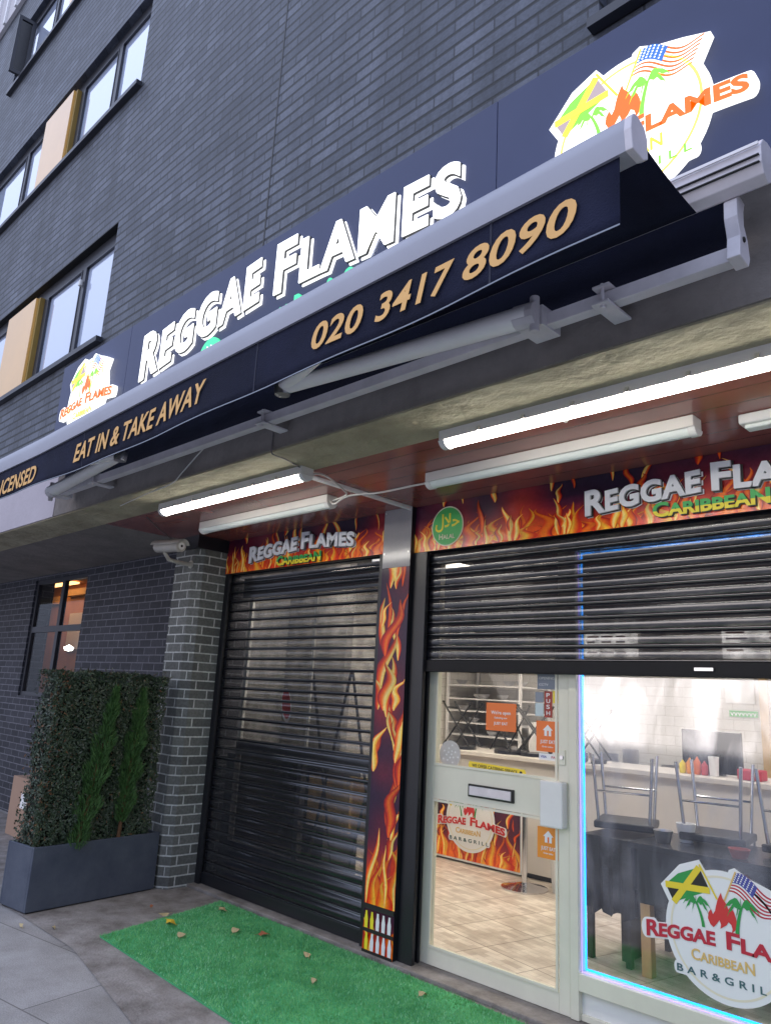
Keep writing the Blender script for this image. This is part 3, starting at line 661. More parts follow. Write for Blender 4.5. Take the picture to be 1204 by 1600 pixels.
# cloth
mb = MB(); NY = 8; vs = []
for i in range(25):
    x = XL+.03+(-.773-XL-.03)*i/24
    for j in range(NY+1):
        f = j/NY; vs.append((x, YB+.075+(2.068-YB-.075)*f, (btop(x)-.02)+(3.050-btop(x)+.02)*f-.010*math.sin(PI*f)))
mb.add(vs, [(i*(NY+1)+j, (i+1)*(NY+1)+j, (i+1)*(NY+1)+j+1, i*(NY+1)+j+1) for i in range(24) for j in range(NY)])
o = mb.build('canopy_cloth', 'awning_cloth', aw, smooth=True); sm = o.modifiers.new('thickness', 'SOLIDIFY'); sm.thickness = .002
# cassette
mb = MB(); cp = [(2.075, 3.095), (2.06, 3.13), (2.065, 3.19), (2.09, 3.222), (2.13, 3.235), (2.20, 3.235), (2.225, 3.20), (2.225, 3.165), (2.17, 3.120), (2.11, 3.078)]
mb.prism(cp, lambda u, v, d: (d, u, v), -5.95, -.575); mb.build('cassette', 'grey_metal', aw, bevel=.003)
mb = MB(); mb.box(-5.95, -.58, 2.0535, 2.0595, 3.186, 3.196); mb.build('cassette_lip', 'white_metal', aw)
mb = MB()
for zz in (3.125, 3.15): mb.box(-5.95, -.58, 2.052, 2.0605, zz, zz+.003)
mb.build('cassette_groove', 'g_black', aw)
# torsion bar
mb = MB(); mb.box(-5.72, -.70, 2.145, 2.195, 2.893, 2.943); mb.build('torsion_bar', 'grey_metal', aw, bevel=.003)
def bracket(x):
    mb = MB(); mb.box(x-.032, x+.032, 2.105, 2.275, 2.880, 2.890); mb.box(x-.032, x+.032, 2.115, 2.275, 2.947, 2.957)
    mb.tube([(x, 2.128, 2.875), (x, 2.128, 2.965)], .007, 8); mb.tube([(x, 2.128, 2.870), (x, 2.128, 2.880)], .011, 6)
    mb.build('wall_bracket', 'grey_metal', aw, bevel=.002)
for x in (-1.125, -3.05, -5.0): bracket(x)
# right hanger
mb = MB(); pts = [(2.10, 2.875), (2.175, 2.870), (2.19, 2.90), (2.18, 2.96), (2.155, 3.00), (2.16, 3.05), (2.175, 3.085), (2.13, 3.095), (2.105, 3.07), (2.10, 3.01), (2.115, 2.95)]
mb.prism(pts, lambda u, v, d: (d, u, v), -.705, -.665); mb.tube([(-.71, 2.14, 2.945), (-.66, 2.14, 2.945)], .010, 8, mi=1)
mb.build('end_bracket', ['grey_metal', 'g_black'], aw, bevel=.003)
def arm(sh, el, fr):
    sh, el, fr = Vector(sh), Vector(el), Vector(fr)
    mb = MB(); mb.tube([sh, el], [.050, .040], 14, flat=.8); mb.build('upper_arm', 'white_metal', aw, smooth=True)
    mb = MB(); mb.tube([el, fr], [.034, .028], 12, flat=.8); mb.build('fore_arm', 'white_metal', aw, smooth=True)
    mb = MB(); mb.lathe([(.0, -.040), (.036, -.038), (.042, 0), (.036, .038), (.0, .040)], el, 16); mb.build('elbow_joint', 'steel', aw, smooth=True)
    mb = MB(); d = (el-sh).normalized(); mb.box(sh.x-.04-.02, sh.x+.045, 2.115, 2.24, 2.885, 2.965)
    mb.tube([sh-d*.03, sh+d*.055], .047, 12); mb.lathe([(.018, -.07), (.018, .07)], sh-d*.02, 12); mb.build('shoulder_bracket', 'grey_metal', aw, bevel=.003)
arm((-1.40, 2.10, 2.925), (-2.66, 1.955, 2.925), (-1.60, 1.66, 2.955))
arm((-5.62, 2.10, 2.915), (-4.27, 1.965, 2.905), (-5.40, 1.68, 2.885))

# ---------------------------------------------------------------- flame prints
def flame_print(name, x0, x1, z0, z1, Y, parent, seed, tall=1.0, dens=1.0, matn='flame_print', rise=.55, fill=1.0, lick=1.0):
    R = random.Random(seed); mb = MB(); W, H = x1-x0, z1-z0
    # ground colour
    nx, nz = max(6, int(W/.04)), max(6, int(H/.04)); vs = []; cs = []
    blobs = [(R.uniform(x0, x1), R.uniform(z0, z1), R.uniform(.05, .16)) for _ in range(int(8*W*H/.3)+4)]
    for i in range(nx+1):
        for j in range(nz+1):
            x = x0+W*i/nx; z = z0+H*j/nz; f = (z-z0)/H
            g = max(0, 1-f/(rise*.8))**1.5*fill
            for bx, bz, br in blobs: g += .09*math.exp(-((x-bx)**2+(z-bz)**2)/(br*br))
            g = min(1, g); cs.append((.022+.85*g, .010+.10*g*g, .028*(1-g)+.006)); vs.append((x, Y, z))
    mb.add(vs, [(i*(nz+1)+j, (i+1)*(nz+1)+j, (i+1)*(nz+1)+j+1, i*(nz+1)+j+1) for i in range(nx) for j in range(nz)], 0, cs)
    red, org, yel, lem, dk = (.78, .035, .008), (1.0, .20, .01), (1.0, .56, .04), (1.0, .80, .25), (.22, .008, .015)
    def tongue(bx, bz, h, w, lean, style, d):
        n = 14; ph = R.uniform(0, 6.28); am = R.uniform(.5, 1.1)*w; fr_ = R.uniform(.8, 1.5); L = []
        for i in range(n+1):
            t = i/n; cx = bx+lean*h*t*t+am*math.sin(ph+fr_*PI*2*t)*t; z = bz+h*t
            if style == 'base': ww = w*(1-t)**.85*(1+.25*math.sin(ph+5*t))
            else: ww = w*math.sin(PI*min(1, t*.97+.02))**.8*(1-.45*t)
            L.append((cx, z, max(ww, .0006)))
        if style == 'base': cols = R.choice([[red, org, yel, org, red], [red, org, org, red, dk], [dk, red, org, org, red], [red, red, org, yel, org], [org, yel, org, red, red]])
        elif style == 'rim': cols = [yel, lem, org, red, dk] if R.random() < .5 else [dk, red, org, lem, yel]
        elif style == 'core': cols = [red, org, lem, yel, red]
        else: cols = [dk, red, org, red, dk]
        offs = (-1, -.62, -.1, .5, 1) if R.random() < .5 else (-1, -.3, .2, .7, 1)
        vs = []; cs = []
        for i, (cx, z, ww) in enumerate(L):
            t = i/n; k = 1-.45*t if style != 'core' else 1
            for o_, c in zip(offs, cols):
                vs.append((min(max(cx+o_*ww, x0), x1), Y-d, min(max(z, z0), z1))); cs.append(tuple(min(1, q*k) for q in c))
        mb.add(vs, [(i*5+k, i*5+k+1, (i+1)*5+k+1, (i+1)*5+k) for i in range(n) for k in range(4)], 0, cs)
    d = .0004
    for k in range(int(W*30*dens)):      # the burning bottom
        d += .00003; tongue(R.uniform(x0, x1), z0-.01, R.uniform(.3, .95)*rise*H*tall, R.uniform(.030, .085), R.uniform(-.25, .35), 'base', d)
    for k in range(int(W*10*dens)):
        d += .00003; tongue(R.uniform(x0, x1), z0-.01, R.uniform(.35, 1.0)*rise*H*tall, R.uniform(.016, .040), R.uniform(-.3, .4), R.choice(['rim', 'core']), d)
    for k in range(int(W*H*34*dens)):    # loose licks
        d += .00003; tongue(R.uniform(x0, x1), R.uniform(z0+.1*H, z1-.1*min(H, 1)), R.uniform(.08, .24)*lick, R.uniform(.012, .038)*lick, R.uniform(-.5, .6), R.choice(['rim', 'wisp', 'wisp', 'core', 'rim']), d)
    return mb.build(name, matn, parent)
def raised(parent, body, x0, x1, base, cap, Y, scr=.8, k=1.0):
    for nm, mt, off, d0, d1, dx, dz in (('letter_shadow', 'letter_white', .03, .002, .008, .010*k, -.010*k), ('letter_outline', 'g_black', .055, .008, .012, .003*k, -.003*k), ('lettering', 'letter_white', .035, .012, .024, 0, 0)):
        mb = MB(); text(mb, body, x0, x1, base, cap, -Y+d0, -Y+d1, off=off, sc=scr, dx=dx, dz=dz, space=1.05); mb.build(nm, mt, parent)
def two_tone(parent, body, x0, x1, base, cap, Y, d=.004):
    """letters printed green above, yellow below"""
    mb = MB(); vs, fs_, w = glyphs(body, off=.035, sc=.82); cut = .40
    up = MB(); text(up, body, x0, x1, base, cap, -Y+d, -Y+d+.006, off=.035, sc=.82, dx=.006, dz=-.006); up.build('letter_shadow', 'g_black', parent)
    V = []; Fa = []; mi = []
    for f in fs_:
        poly = [vs[i] for i in f]
        for side in (0, 1):
            out = []
            for a, b in zip(poly, poly[1:]+poly[:1]):
                ina = (a[1] >= cut) == (side == 0); inb = (b[1] >= cut) == (side == 0)
                if ina: out.append(a)
                if ina != inb:
                    t = (cut-a[1])/(b[1]-a[1]); out.append((a[0]+(b[0]-a[0])*t, cut))
            if len(out) > 2:
                o_ = len(V); V += [(x0+u*(x1-x0), Y-d-.008, (base(x0+u*(x1-x0)) if callable(base) else base)+y*cap) for u, y in out]; Fa.append(tuple(range(o_, o_+len(out)))); mi.append(side)
    mb.v = V; mb.f = Fa; mb.m = mi; mb.c = [(1, 1, 1)]*len(V); mb.build('lettering', ['g_green2', 'g_yellow2'], parent)
M['g_green2'] = mat('print_bright_green', (.04, .42, .09), .4, var=0); M['g_yellow2'] = mat('print_bright_yellow', (.85, .72, .03), .4, var=0)

YH = 3.66
h1 = thing('header_sign', (-4.6, YH, 2.515), 'short flame printed header sign over the fully closed shutter', 'sign')
B(-5.572, -3.612, YH+.002, YH+.03, 2.516, 2.811).build('board', 'black_frame', h1)
flame_print('flame_print', -5.572, -3.612, 2.516, 2.811, YH, h1, 5, rise=.85, dens=.9)
raised(h1, 'Reggae', -5.205, -4.575, interp([(-5.205, 2.583), (-4.9, 2.615), (-4.57, 2.636)]), .128, YH-.004, k=.8)
raised(h1, 'Flames', -4.525, -3.920, interp([(-4.525, 2.640), (-4.2, 2.627), (-3.92, 2.602)]), .125, YH-.004, k=.8)
two_tone(h1, 'CaribbeaN', -4.835, -4.290, 2.530, .072, YH-.004)
h2 = thing('header_sign', (-2.2, YH, 2.49), 'wide flame printed header sign with a green halal roundel over the half open shutter', 'sign')
B(-3.342, 1.0, YH+.002, YH+.03, 2.494, 2.811).build('board', 'black_frame', h2)
flame_print('flame_print', -3.342, 1.0, 2.494, 2.811, YH, h2, 11, rise=.8, dens=.9)
raised(h2, 'Reggae', -2.052, -1.410, interp([(-2.05, 2.580), (-1.75, 2.606), (-1.41, 2.624)]), .135, YH-.004, k=.9)
raised(h2, 'Flames', -1.358, -.72, interp([(-1.358, 2.621), (-1.1, 2.610), (-.72, 2.585)]), .135, YH-.004, k=.9)
two_tone(h2, 'CaribbeaN Bar & Grill', -1.668, -.42, 2.523, .072, YH-.004)
mb = MB(); mb.disc(-3.057, 2.645, .132, YH-.007, YH-.004, mi=0); mb.disc(-3.057, 2.645, .124, YH-.0085, YH-.007, mi=1)
ro = mb.build('halal_roundel', ['g_cream', 'g_green2'], h2)
mb = MB(); text(mb, '\ufedd\ufefc\ufea3', -3.155, -2.955, 2.640, .085, -YH+.009, -YH+.011, off=.015); mb.build('lettering', 'g_yellow2', ro)
mb = MB(); text(mb, 'Halal', -3.122, -2.992, 2.560, .036, -YH+.009, -YH+.011, off=.01, sc=.8); mb.build('lettering', 'g_cream', ro)

# pillar panel between the shutters
YQ = 3.62
pp = thing('pillar_panel', (-3.47, YQ, 0), 'tall narrow flame printed panel on the post between the two shutters', 'sign')
B(-3.603, -3.343, YQ+.002, 3.70, .03, 2.811).build('post', 'black_frame', pp)
flame_print('flame_print', -3.600, -3.343, .30, 2.40, YQ, pp, 23, rise=.26, dens=1.5, lick=1.9, tall=.9)
M['reflection_panel'] = mat('grey_reflection_tone', (.24, .24, .26), .15, c2=(.32, .31, .33), vscale=2)
B(-3.600, -3.343, YQ, YQ+.002, 2.402, 2.811).build('reflection_print', 'reflection_panel', pp)  # pale grey puts the light's reflection at the panel top into the colour
flame_print('flame_print', -3.600, -3.343, .03, .27, YQ, pp, 31, rise=.9, dens=.7)
mb = MB(); R = random.Random(4)
for r_i, zb in enumerate((.165, .045)):
    mb.box(-3.600, -3.343, YQ-.006, YQ-.0045, zb-.022, zb-.002, 1)
    for k in range(5):
        x = -3.585+k*.049+(.008 if r_i else 0); c = R.choice([0, 2, 2, 0, 3])
        mb.prism([(x, zb), (x+.026, zb), (x+.028, zb+.05), (x+.022, zb+.075), (x+.020, zb+.095), (x+.006, zb+.095), (x+.004, zb+.075), (x-.002, zb+.05)], FAC, -YQ+.0048, -YQ+.0056+.0001*k, c)
mb.box(-3.600, -3.343, YQ-.006, YQ-.0045, .272, .298, 1)
mb.build('bottle_print', ['g_white', 'g_black', 'g_yellow2', 'g_cream'], pp)
mb = MB()
for x in (-3.585, -3.358):
    for z in (2.79, 2.50): mb.tube([(x, YQ+.001, z), (x, YQ-.006, z)], .007, 8)
mb.build('screws', 'steel', pp)

# ---------------------------------------------------------------- shutters
def curtain(x0, x1, z0, z1, Y0_, parent, pm):
    mb = MB(); p = .0790; n = int(round((z1-z0)/p)); p = (z1-z0)/n
    prof = [(.004, 0.0, 1), (.004, .008, 1), (-.004, .012, 0), (-.010, .028, 0), (-.011, .045, 0), (-.006, .060, 0), (.002, .066, 1), (.004, .079, 1)]
    RS = random.Random(int(abs(x0)*100))
    for i in range(n):
        z = z0+i*p; Y = Y0_+RS.uniform(-.0018, .0018); pr = [(y, zz*p/.079) for y, zz, _ in prof]
        vs = [(x, Y+y, z+zz) for x in (x0, x1) for y, zz in pr]; k = len(pr)
        mb.add(vs, [(j, k+j, k+j+1, j+1) for j in range(k-1)], 0)
        for j in range(k-1): mb.m[-(k-1)+j] = 1 if prof[j][2] and prof[j+1][2] else 0
        zr = z+.004; mb.tube([(x0, Y-.004, zr), (x1, Y-.004, zr)], .0065, 8, mi=1)
    for j in range(0): pass
    return mb.build('slat_curtain', [pm, 'shut_solid'], parent, smooth=True)
s1 = thing('roller_shutter', (-4.6, 3.69, .03), 'black perforated roller shutter fully down left of the flame post', 'shutter')
curtain(-5.52, -3.665, .11, 2.515, 3.705, s1, 'perf')
B(-5.52, -3.665, 3.688, 3.722, .030, .11).build('bottom_rail', 'black_frame', s1, bevel=.004)
for a, b in ((-5.574, -5.512), (-3.675, -3.604)):
    mb = MB(); mb.box(a, b, 3.665, 3.688, .028, 2.514); mb.box(a, b, 3.724, 3.745, .028, 2.514); mb.box(a if a < -5 else b-.02, a+.02 if a < -5 else b, 3.688, 3.724, .028, 2.514); mb.build('guide_rail', 'black_frame', s1, bevel=.002)
B(-5.574, -3.606, 3.692, 3.845, 2.520, 2.81).build('shutter_box', 'black_frame', s1)
s2 = thing('roller_shutter', (-1.6, 3.69, 1.70), 'black roller shutter half raised above the shop door and window', 'shutter')
curtain(-3.235, 1.0, 1.790, 2.495, 3.705, s2, 'perf_r')
mb = MB(); mb.box(-3.235, 1.0, 3.684, 3.726, 1.716, 1.788); mb.box(-3.235, 1.0, 3.678, 3.684, 1.716, 1.724); mb.build('bottom_rail', 'rail_black', s2, bevel=.004)
B(-1.50, -1.41, 3.670, 3.683, 1.745, 1.760).build('rail_handle', 'steel', s2)
B(-3.341, 1.0, 3.730, 3.86, 2.497, 2.81).build('shutter_box', 'black_frame', s2)
mb = MB(); mb.box(-3.341, -3.225, 3.655, 3.684, .028, 2.493); mb.box(-3.341, -3.24, 3.728, 3.748, .028, 2.493); mb.box(-3.341, -3.262, 3.684, 3.728, .028, 2.493); mb.build('guide_rail', 'black_frame', s2, bevel=.003)
tag(B(-3.76, -3.66, 3.672, 3.684, 2.470, 2.492).build('shutter_bolt', 'steel', bevel=.004), 'small steel bolt at the top right corner of the closed shutter', 'bolt')

# ---------------------------------------------------------------- shop door
dr = thing('shop_door', (-2.75, 3.78, .028), 'grey green framed glass shop door with a letter plate', 'door')
mb = MB(); y0, y1 = 3.76, 3.81
mb.box(-3.258, -3.190, y0, y1, .03, 2.45); mb.box(-2.305, -2.238, y0, y1, .03, 2.45)
mb.box(-3.190, -2.305, y0, y1, .03, .125); mb.box(-3.190, -2.305, y0, y1, .952, 1.150); mb.box(-3.190, -2.305, y0, y1, 2.05, 2.12)
mb.build('door_frame', 'door_grey', dr, bevel=.003)
mb = MB()
for za, zb in ((.125, .952), (1.150, 2.05)):
    mb.box(-3.189, -3.176, 3.752, 3.7595, za+.001, zb-.001); mb.box(-2.319, -2.306, 3.752, 3.7595, za+.001, zb-.001); mb.box(-3.176, -2.319, 3.752, 3.7595, za+.001, za+.014); mb.box(-3.176, -2.319, 3.752, 3.7595, zb-.014, zb-.001)
mb.build('glazing_bead', 'door_grey', dr)
B(-3.19, -2.305, 3.783, 3.789, .126, .951).build('glass', 'glass_clear', dr); B(-3.19, -2.305, 3.783, 3.789, 1.151, 2.049).build('glass', 'glass_clear', dr)
mb = MB(); mb.box(-2.912, -2.588, 3.748, 3.760, .998, 1.070); lp = mb.build('letter_plate', 'g_black', dr, bevel=.003)
B(-2.900, -2.600, 3.740, 3.748, 1.008, 1.060).build('flap', 'steel', lp, bevel=.003)
mb = MB(); mb.box(-2.385, -2.246, 3.70, 3.7595, .915, 1.150); mb.build('lock_box', 'white_paint', dr, bevel=.008)
mb = MB(); mb.box(-2.295, -2.258, 3.752, 3.760, 1.235, 1.315); mb.build('cylinder_lock', 'door_grey', dr, bevel=.003); mb = MB(); mb.tube([(-2.277, 3.752, 1.275), (-2.277, 3.744, 1.275)], .011, 12); mb.build('keyhole', 'steel', dr)
# stickers on the door glass
YG = 3.783
def sticker(name, x0, x1, z0, z1, m_, items=(), parent=dr, label=None, Y=YG, rounded=0):
    mb = MB(); mb.box(x0, x1, Y-.003, Y-.0004, z0, z1); o = mb.build(name, m_, parent, label=label)
    for it in items:
        body, a, b, bz, cap, mm = it[:6]; t_ = MB(); text(t_, body, a, b, bz, cap, -Y+.0032, -Y+.0042, off=.012, sc=None); t_.build('lettering', mm, o)
    return o
sticker('sticker', -2.812, -2.598, 1.385, 1.545, 'g_orange', [("We're open", -2.775, -2.635, 1.480, .020, 'g_white'), ('Delivering now', -2.750, -2.660, 1.455, .010, 'g_white'), ('JUST EAT', -2.755, -2.655, 1.420, .016, 'g_white')], label='orange open sign in the upper glass')
def house(o, cx, cz, s, Y=YG):
    mb = MB(); mb.prism([(cx-.030*s, cz-.035*s), (cx+.030*s, cz-.035*s), (cx+.030*s, cz+.008*s), (cx+.044*s, cz+.008*s), (cx, cz+.050*s), (cx-.044*s, cz+.008*s), (cx-.030*s, cz+.008*s)], FAC, -Y+.0032, -Y+.0042); mb.box(cx-.004, cx+.006, Y-.0048, Y-.0043, cz-.034*s, cz+.005*s, 1); mb.build('house_print', ['g_white', 'g_orange'], o)
o = sticker('sticker', -2.458, -2.307, 1.295, 1.460, 'g_orange', [('JUST EAT', -2.432, -2.335, 1.340, .018, 'g_white'), ('Order online', -2.42, -2.35, 1.318, .008, 'g_white')], label='orange sticker with a white house in the upper glass'); house(o, -2.383, 1.405, .72)
o = sticker('sticker', -2.449, -2.307, .742, .900, 'g_amber', [('JUST EAT', -2.425, -2.335, .785, .018, 'g_white'), ('Order online', -2.41, -2.35, .765, .008, 'g_white')], label='amber sticker with a white house in the lower glass'); house(o, -2.38, .848, .72)
sticker('sticker', -2.452, -2.306, 1.635, 1.730, 'g_grey', [('OPENING', -2.44, -2.34, 1.69, .014, 'g_white'), ('CCTV', -2.44, -2.38, 1.655, .012, 'g_white')], label='grey notice sticker just under the shutter')
o = sticker('sticker', -2.405, -2.355, 1.480, 1.625, 'g_maroon', [('P', -2.392, -2.370, 1.592, .022, 'g_white'), ('U', -2.392, -2.368, 1.560, .022, 'g_white'), ('S', -2.392, -2.370, 1.528, .022, 'g_white'), ('H', -2.392, -2.368, 1.494, .022, 'g_white')], label='red upright PUSH sticker')
sticker('sticker', -2.466, -2.412, 1.560, 1.618, 'g_grey', label='small grey square sticker'); sticker('sticker', -2.466, -2.412, 1.485, 1.557, 'g_pale', label='small pale blue sticker')
sticker('sticker', -2.350, -2.307, 1.560, 1.628, 'g_yellow', label='small yellow sticker')
sticker('sticker', -2.440, -2.307, 1.250, 1.285, 'g_white', [('VISA', -2.43, -2.39, 1.262, .012, 'g_blue'), ('PAY', -2.36, -2.32, 1.262, .012, 'g_red')], label='white card payment sticker')
mb = MB(); X0, X1 = -2.930, -2.535; zf = lambda x: 1.176-(x-X0)*.03
mb.prism([(X0, zf(X0)-.020), (X1, zf(X1)-.020), (X1+.008, zf(X1)), (X1, zf(X1)+.020), (X0, zf(X0)+.020), (X0-.008, zf(X0))], FAC, -YG+.0004, -YG+.003)
o = mb.build('sticker', 'g_yellow', dr, label='yellow catering service strip'); mb = MB(); text(mb, 'WE OFFER CATERING SERVICE', X0+.02, X1-.05, lambda x: zf(x)-.009, .018, -YG+.0032, -YG+.004, off=.01); mb.disc(X1-.025, zf(X1), .010, YG-.004, YG-.0032); mb.build('lettering', 'g_black', o)
mb = MB(); mb.disc(-3.082, 1.222, .082, YG-.003, YG-.0005); o = mb.build('sticker', 'frost', dr, label='round frosted sticker at the lower left of the upper glass')
mb = MB()
for k in range(14):
    a = k*2.4; r = .012+.004*k; mb.disc(-3.082+r*math.cos(a), 1.222+r*math.sin(a), .006, YG-.0042, YG-.0032, 8)
mb.build('pattern', 'white_paint', o)

# ---------------------------------------------------------------- shop window
sw = thing('shop_window', (-1.2, 3.78, .028), 'wide grey framed shop window right of the door', 'window')
mb = MB(); mb.box(-2.234, -2.186, 3.75, 3.82, .03, 2.48); mb.box(-2.186, 1.0, 3.75, 3.82, .165, .245); mb.box(-2.186, 1.0, 3.75, 3.82, 2.42, 2.48); mb.box(-2.186, 1.0, 3.77, 3.82, .03, .060)
mb.build('window_frame', 'door_grey', sw, bevel=.003)
B(-2.186, 1.0, 3.785, 3.80, .060, .165).build('stall_riser', 'white_paint', sw)
mb = MB(); mb.box(-3.258, -2.234, 3.76, 3.81, 2.45, 2.48); mb.build('door_head', 'door_grey', sw)
B(-2.186, 1.0, 3.786, 3.792, .245, 2.42).build('glass', 'glass_smear', sw)
st = thing('window_sticker', (-1.45, 3.78, .3), 'round logo sticker with two flags and palm trees low on the shop window', 'sticker')
logo(st, -1.46, .575, 1.0, 3.785, PRN, thick=.003)
ls = thing('led_strip', (-2.17, 3.80, .25), 'cyan and violet neon light strip framing the shop window', 'light strip')
mb = MB(); mb.tube([(1.0, 3.806, .256), (-2.174, 3.806, .256), (-2.174, 3.806, 2.405), (1.0, 3.806, 2.405)], .0065, 8); mb.build('cyan_tube', 'led_c', ls)
mb = MB(); mb.tube([(1.0, 3.7835, .2478), (-2.183, 3.7835, .2478), (-2.183, 3.7835, 2.41)], .0022, 6); mb.build('violet_edge', 'led_v', ls)

# window behind the closed shutter
lwn = thing('shop_window', (-4.6, 3.86, .03), 'timber framed window dimly seen behind the closed shutter', 'window')
mb = MB(); mb.box(-5.475, -5.425, 3.878, 3.90, 1.12, 2.33); mb.box(-4.60, -4.575, 3.885, 3.90, 1.12, 2.33); mb.box(-3.66, -3.60, 3.85, 3.90, .35, 2.33)
mb.build('mullions', 'wood_pale' if 'wood_pale' in M else 'white_paint', lwn)
mb = MB(); mb.box(-5.55, -3.60, 3.85, 3.90, 2.33, 2.50); mb.box(-5.44, -3.60, 3.85, 3.90, 1.02, 1.12); mb.box(-5.55, -3.6, 3.85, 3.90, .03, .35); mb.box(-5.55, -5.44, 3.85, 3.90, .35, 1.02); mb.box(-4.62, -4.57, 3.85, 3.90, .35, 1.02); mb.build('window_frame', 'charcoal', lwn)
B(-5.44, -3.61, 3.87, 3.875, 1.12, 2.33).build('glass', 'glass_clear', lwn); B(-5.44, -3.61, 3.87, 3.875, .35, 1.02).build('glass', 'glass_clear', lwn)
rs = MB(); N = 20; rs.prism([(-4.835+.062*math.cos(2*PI*k/N)-.02*math.sin(2*PI*k/N), 1.44+.13*math.sin(2*PI*k/N)) for k in range(N)], FAC, -3.866, -3.8645)
o = rs.build('sticker', 'g_white', lwn, label='red oval sticker behind the closed shutter'); rs = MB(); rs.prism([(-4.835+.054*math.cos(2*PI*k/N)-.018*math.sin(2*PI*k/N), 1.45+.115*math.sin(2*PI*k/N)) for k in range(N)], FAC, -3.8645, -3.863); rs.build('print', 'g_flame', o)

# ---------------------------------------------------------------- ceiling lights under the soffit
def batten(x0, x1, y, zc, lit, label, cat='strip light'):
    t = thing('batten_light', ((x0+x1)/2, y, zc+.03), label, cat)
    mb = MB(); mb.box(x0, x1, y-.046, y+.046, zc+.012, zc+.066); mb.build('tray', 'fixture', t, bevel=.004)
    mb = MB(); n = 12; pr = [(.042*math.cos(PI*1.12+PI*.76*k/n), .046*(math.sin(PI*1.12+PI*.76*k/n)+.37)) for k in range(n+1)]
    vs = [(x, y+a, zc+.010+b) for x in (x0+.03, x1-.03) for a, b in pr]; k = n+1
    mb.add(vs, [(j, j+1, k+j+1, k+j) for j in range(n)]+[tuple(range(k)), tuple(k+j for j in reversed(range(k)))])
    mb.build('diffuser', 'tube_on' if lit else 'diff_off', t, smooth=True)
    for a, b in ((x0-.004, x0+.03), (x1-.03, x1+.004)):
        mb = MB(); vs = [(x, y+q*1.15, zc+.010+r*1.15) for x in (a, b) for q, r in pr]; mb.add(vs, [(j, j+1, k+j+1, k+j) for j in range(n)]+[tuple(range(k)), tuple(k+j for j in reversed(range(k))), (0, k, k+n, n)]); mb.build('end_cap', 'white_paint', t, smooth=True)
    if lit:
        mb = MB(); m_ = int((x1-x0)/.25)
        for i in range(1, m_+1):
            xx = x0+(x1-x0)*i/(m_+1); mb.box(xx-.008, xx+.008, y-.055, y-.046, zc+.01, zc+.03); mb.box(xx-.008, xx+.008, y+.046, y+.055, zc+.01, zc+.03)
        mb.build('clip', 'steel', t)
    return t
batten(-4.83, -3.23, 2.60, 2.745, True, 'lit strip light on the left side of the soffit')
batten(-2.235, -.30, 2.63, 2.745, True, 'lit strip light on the right side of the soffit')
batten(-5.12, -3.60, 3.12, 2.745, False, 'unlit white strip light above the closed shutter')
batten(-2.76, -1.215, 3.13, 2.745, False, 'unlit white strip light above the half open shutter')
el = thing('emergency_light', (-.98, 3.24, 2.80), 'small cream bulkhead light at the right end of the soffit', 'light')
B(-1.07, -.82, 3.20, 3.29, 2.765, 2.811).build('housing', 'white_paint', el, bevel=.01); B(-1.05, -.84, 3.215, 3.275, 2.745, 2.765).build('lens', 'diff_off', el, bevel=.008)

# ---------------------------------------------------------------- cables and conduit
def cable(name, pts, r, m_, label, cat='cable', seg=8):
    # Catmull-Rom smoothing
    P_ = [Vector(p) for p in pts]; out = []
    for i in range(len(P_)-1):
        a = P_[max(i-1, 0)]; b = P_[i]; c = P_[i+1]; d = P_[min(i+2, len(P_)-1)]
        for k in range(6):
            t = k/6; out.append(.5*((2*b)+(-a+c)*t+(2*a-5*b+4*c-d)*t*t+(-a+3*b-3*c+d)*t**3))
    out.append(P_[-1]); return tag(MB().tube(out, r, seg).build(name, m_, smooth=True), label, cat)
tag(B(-3.375, -3.345, 2.67, 3.655, 2.789, 2.8115).build('trunking', 'white_metal', bevel=.003), 'straight white cable trunking crossing the soffit to the flame post', 'trunking')
cable('cable', [(-3.245, 2.62, 2.77), (-3.26, 2.75, 2.80), (-3.33, 2.95, 2.782), (-3.42, 3.08, 2.78), (-3.59, 3.12, 2.775)], .006, 'rubber', 'white cable from the lit left strip light to the unlit one behind it')
cable('cable', [(-3.59, 3.10, 2.765), (-3.48, 3.04, 2.72), (-3.33, 3.02, 2.745), (-3.10, 3.06, 2.74), (-2.90, 3.10, 2.755), (-2.765, 3.13, 2.765)], .006, 'rubber', 'white cable swagging between the two unlit strip lights')
cable('cable', [(-3.74, 2.275, 2.99), (-3.86, 2.27, 2.93), (-4.06, 2.28, 2.84), (-4.22, 2.30, 2.795), (-4.6, 2.33, 2.79), (-5.1, 2.40, 2.795)], .004, 'rubber', 'thin pale cable drooping across the beam below the awning')
cable('cable', [(-3.16, 2.284, 2.91), (-3.155, 2.282, 2.80), (-3.15, 2.30, 2.78), (-3.20, 2.42, 2.795), (-3.27, 2.62, 2.795)], .004, 'cable_grey', 'dark cable running down the beam to the left strip light')
cable('cable', [(-5.30, 2.72, 2.80), (-5.52, 2.95, 2.78), (-5.62, 3.13, 2.74)], .005, 'cable_grey', 'thin cable running down to the security camera')
R = random.Random(8); pts = [(-1.62+R.uniform(-.04, .04), 2.74+R.uniform(-.02, .02), 2.785+R.uniform(-.02, .01)) for _ in range(9)]
cable('cable_knot', pts, .0025, 'rubber', 'small tangled knot of pale string beside the right strip light', 'cable')

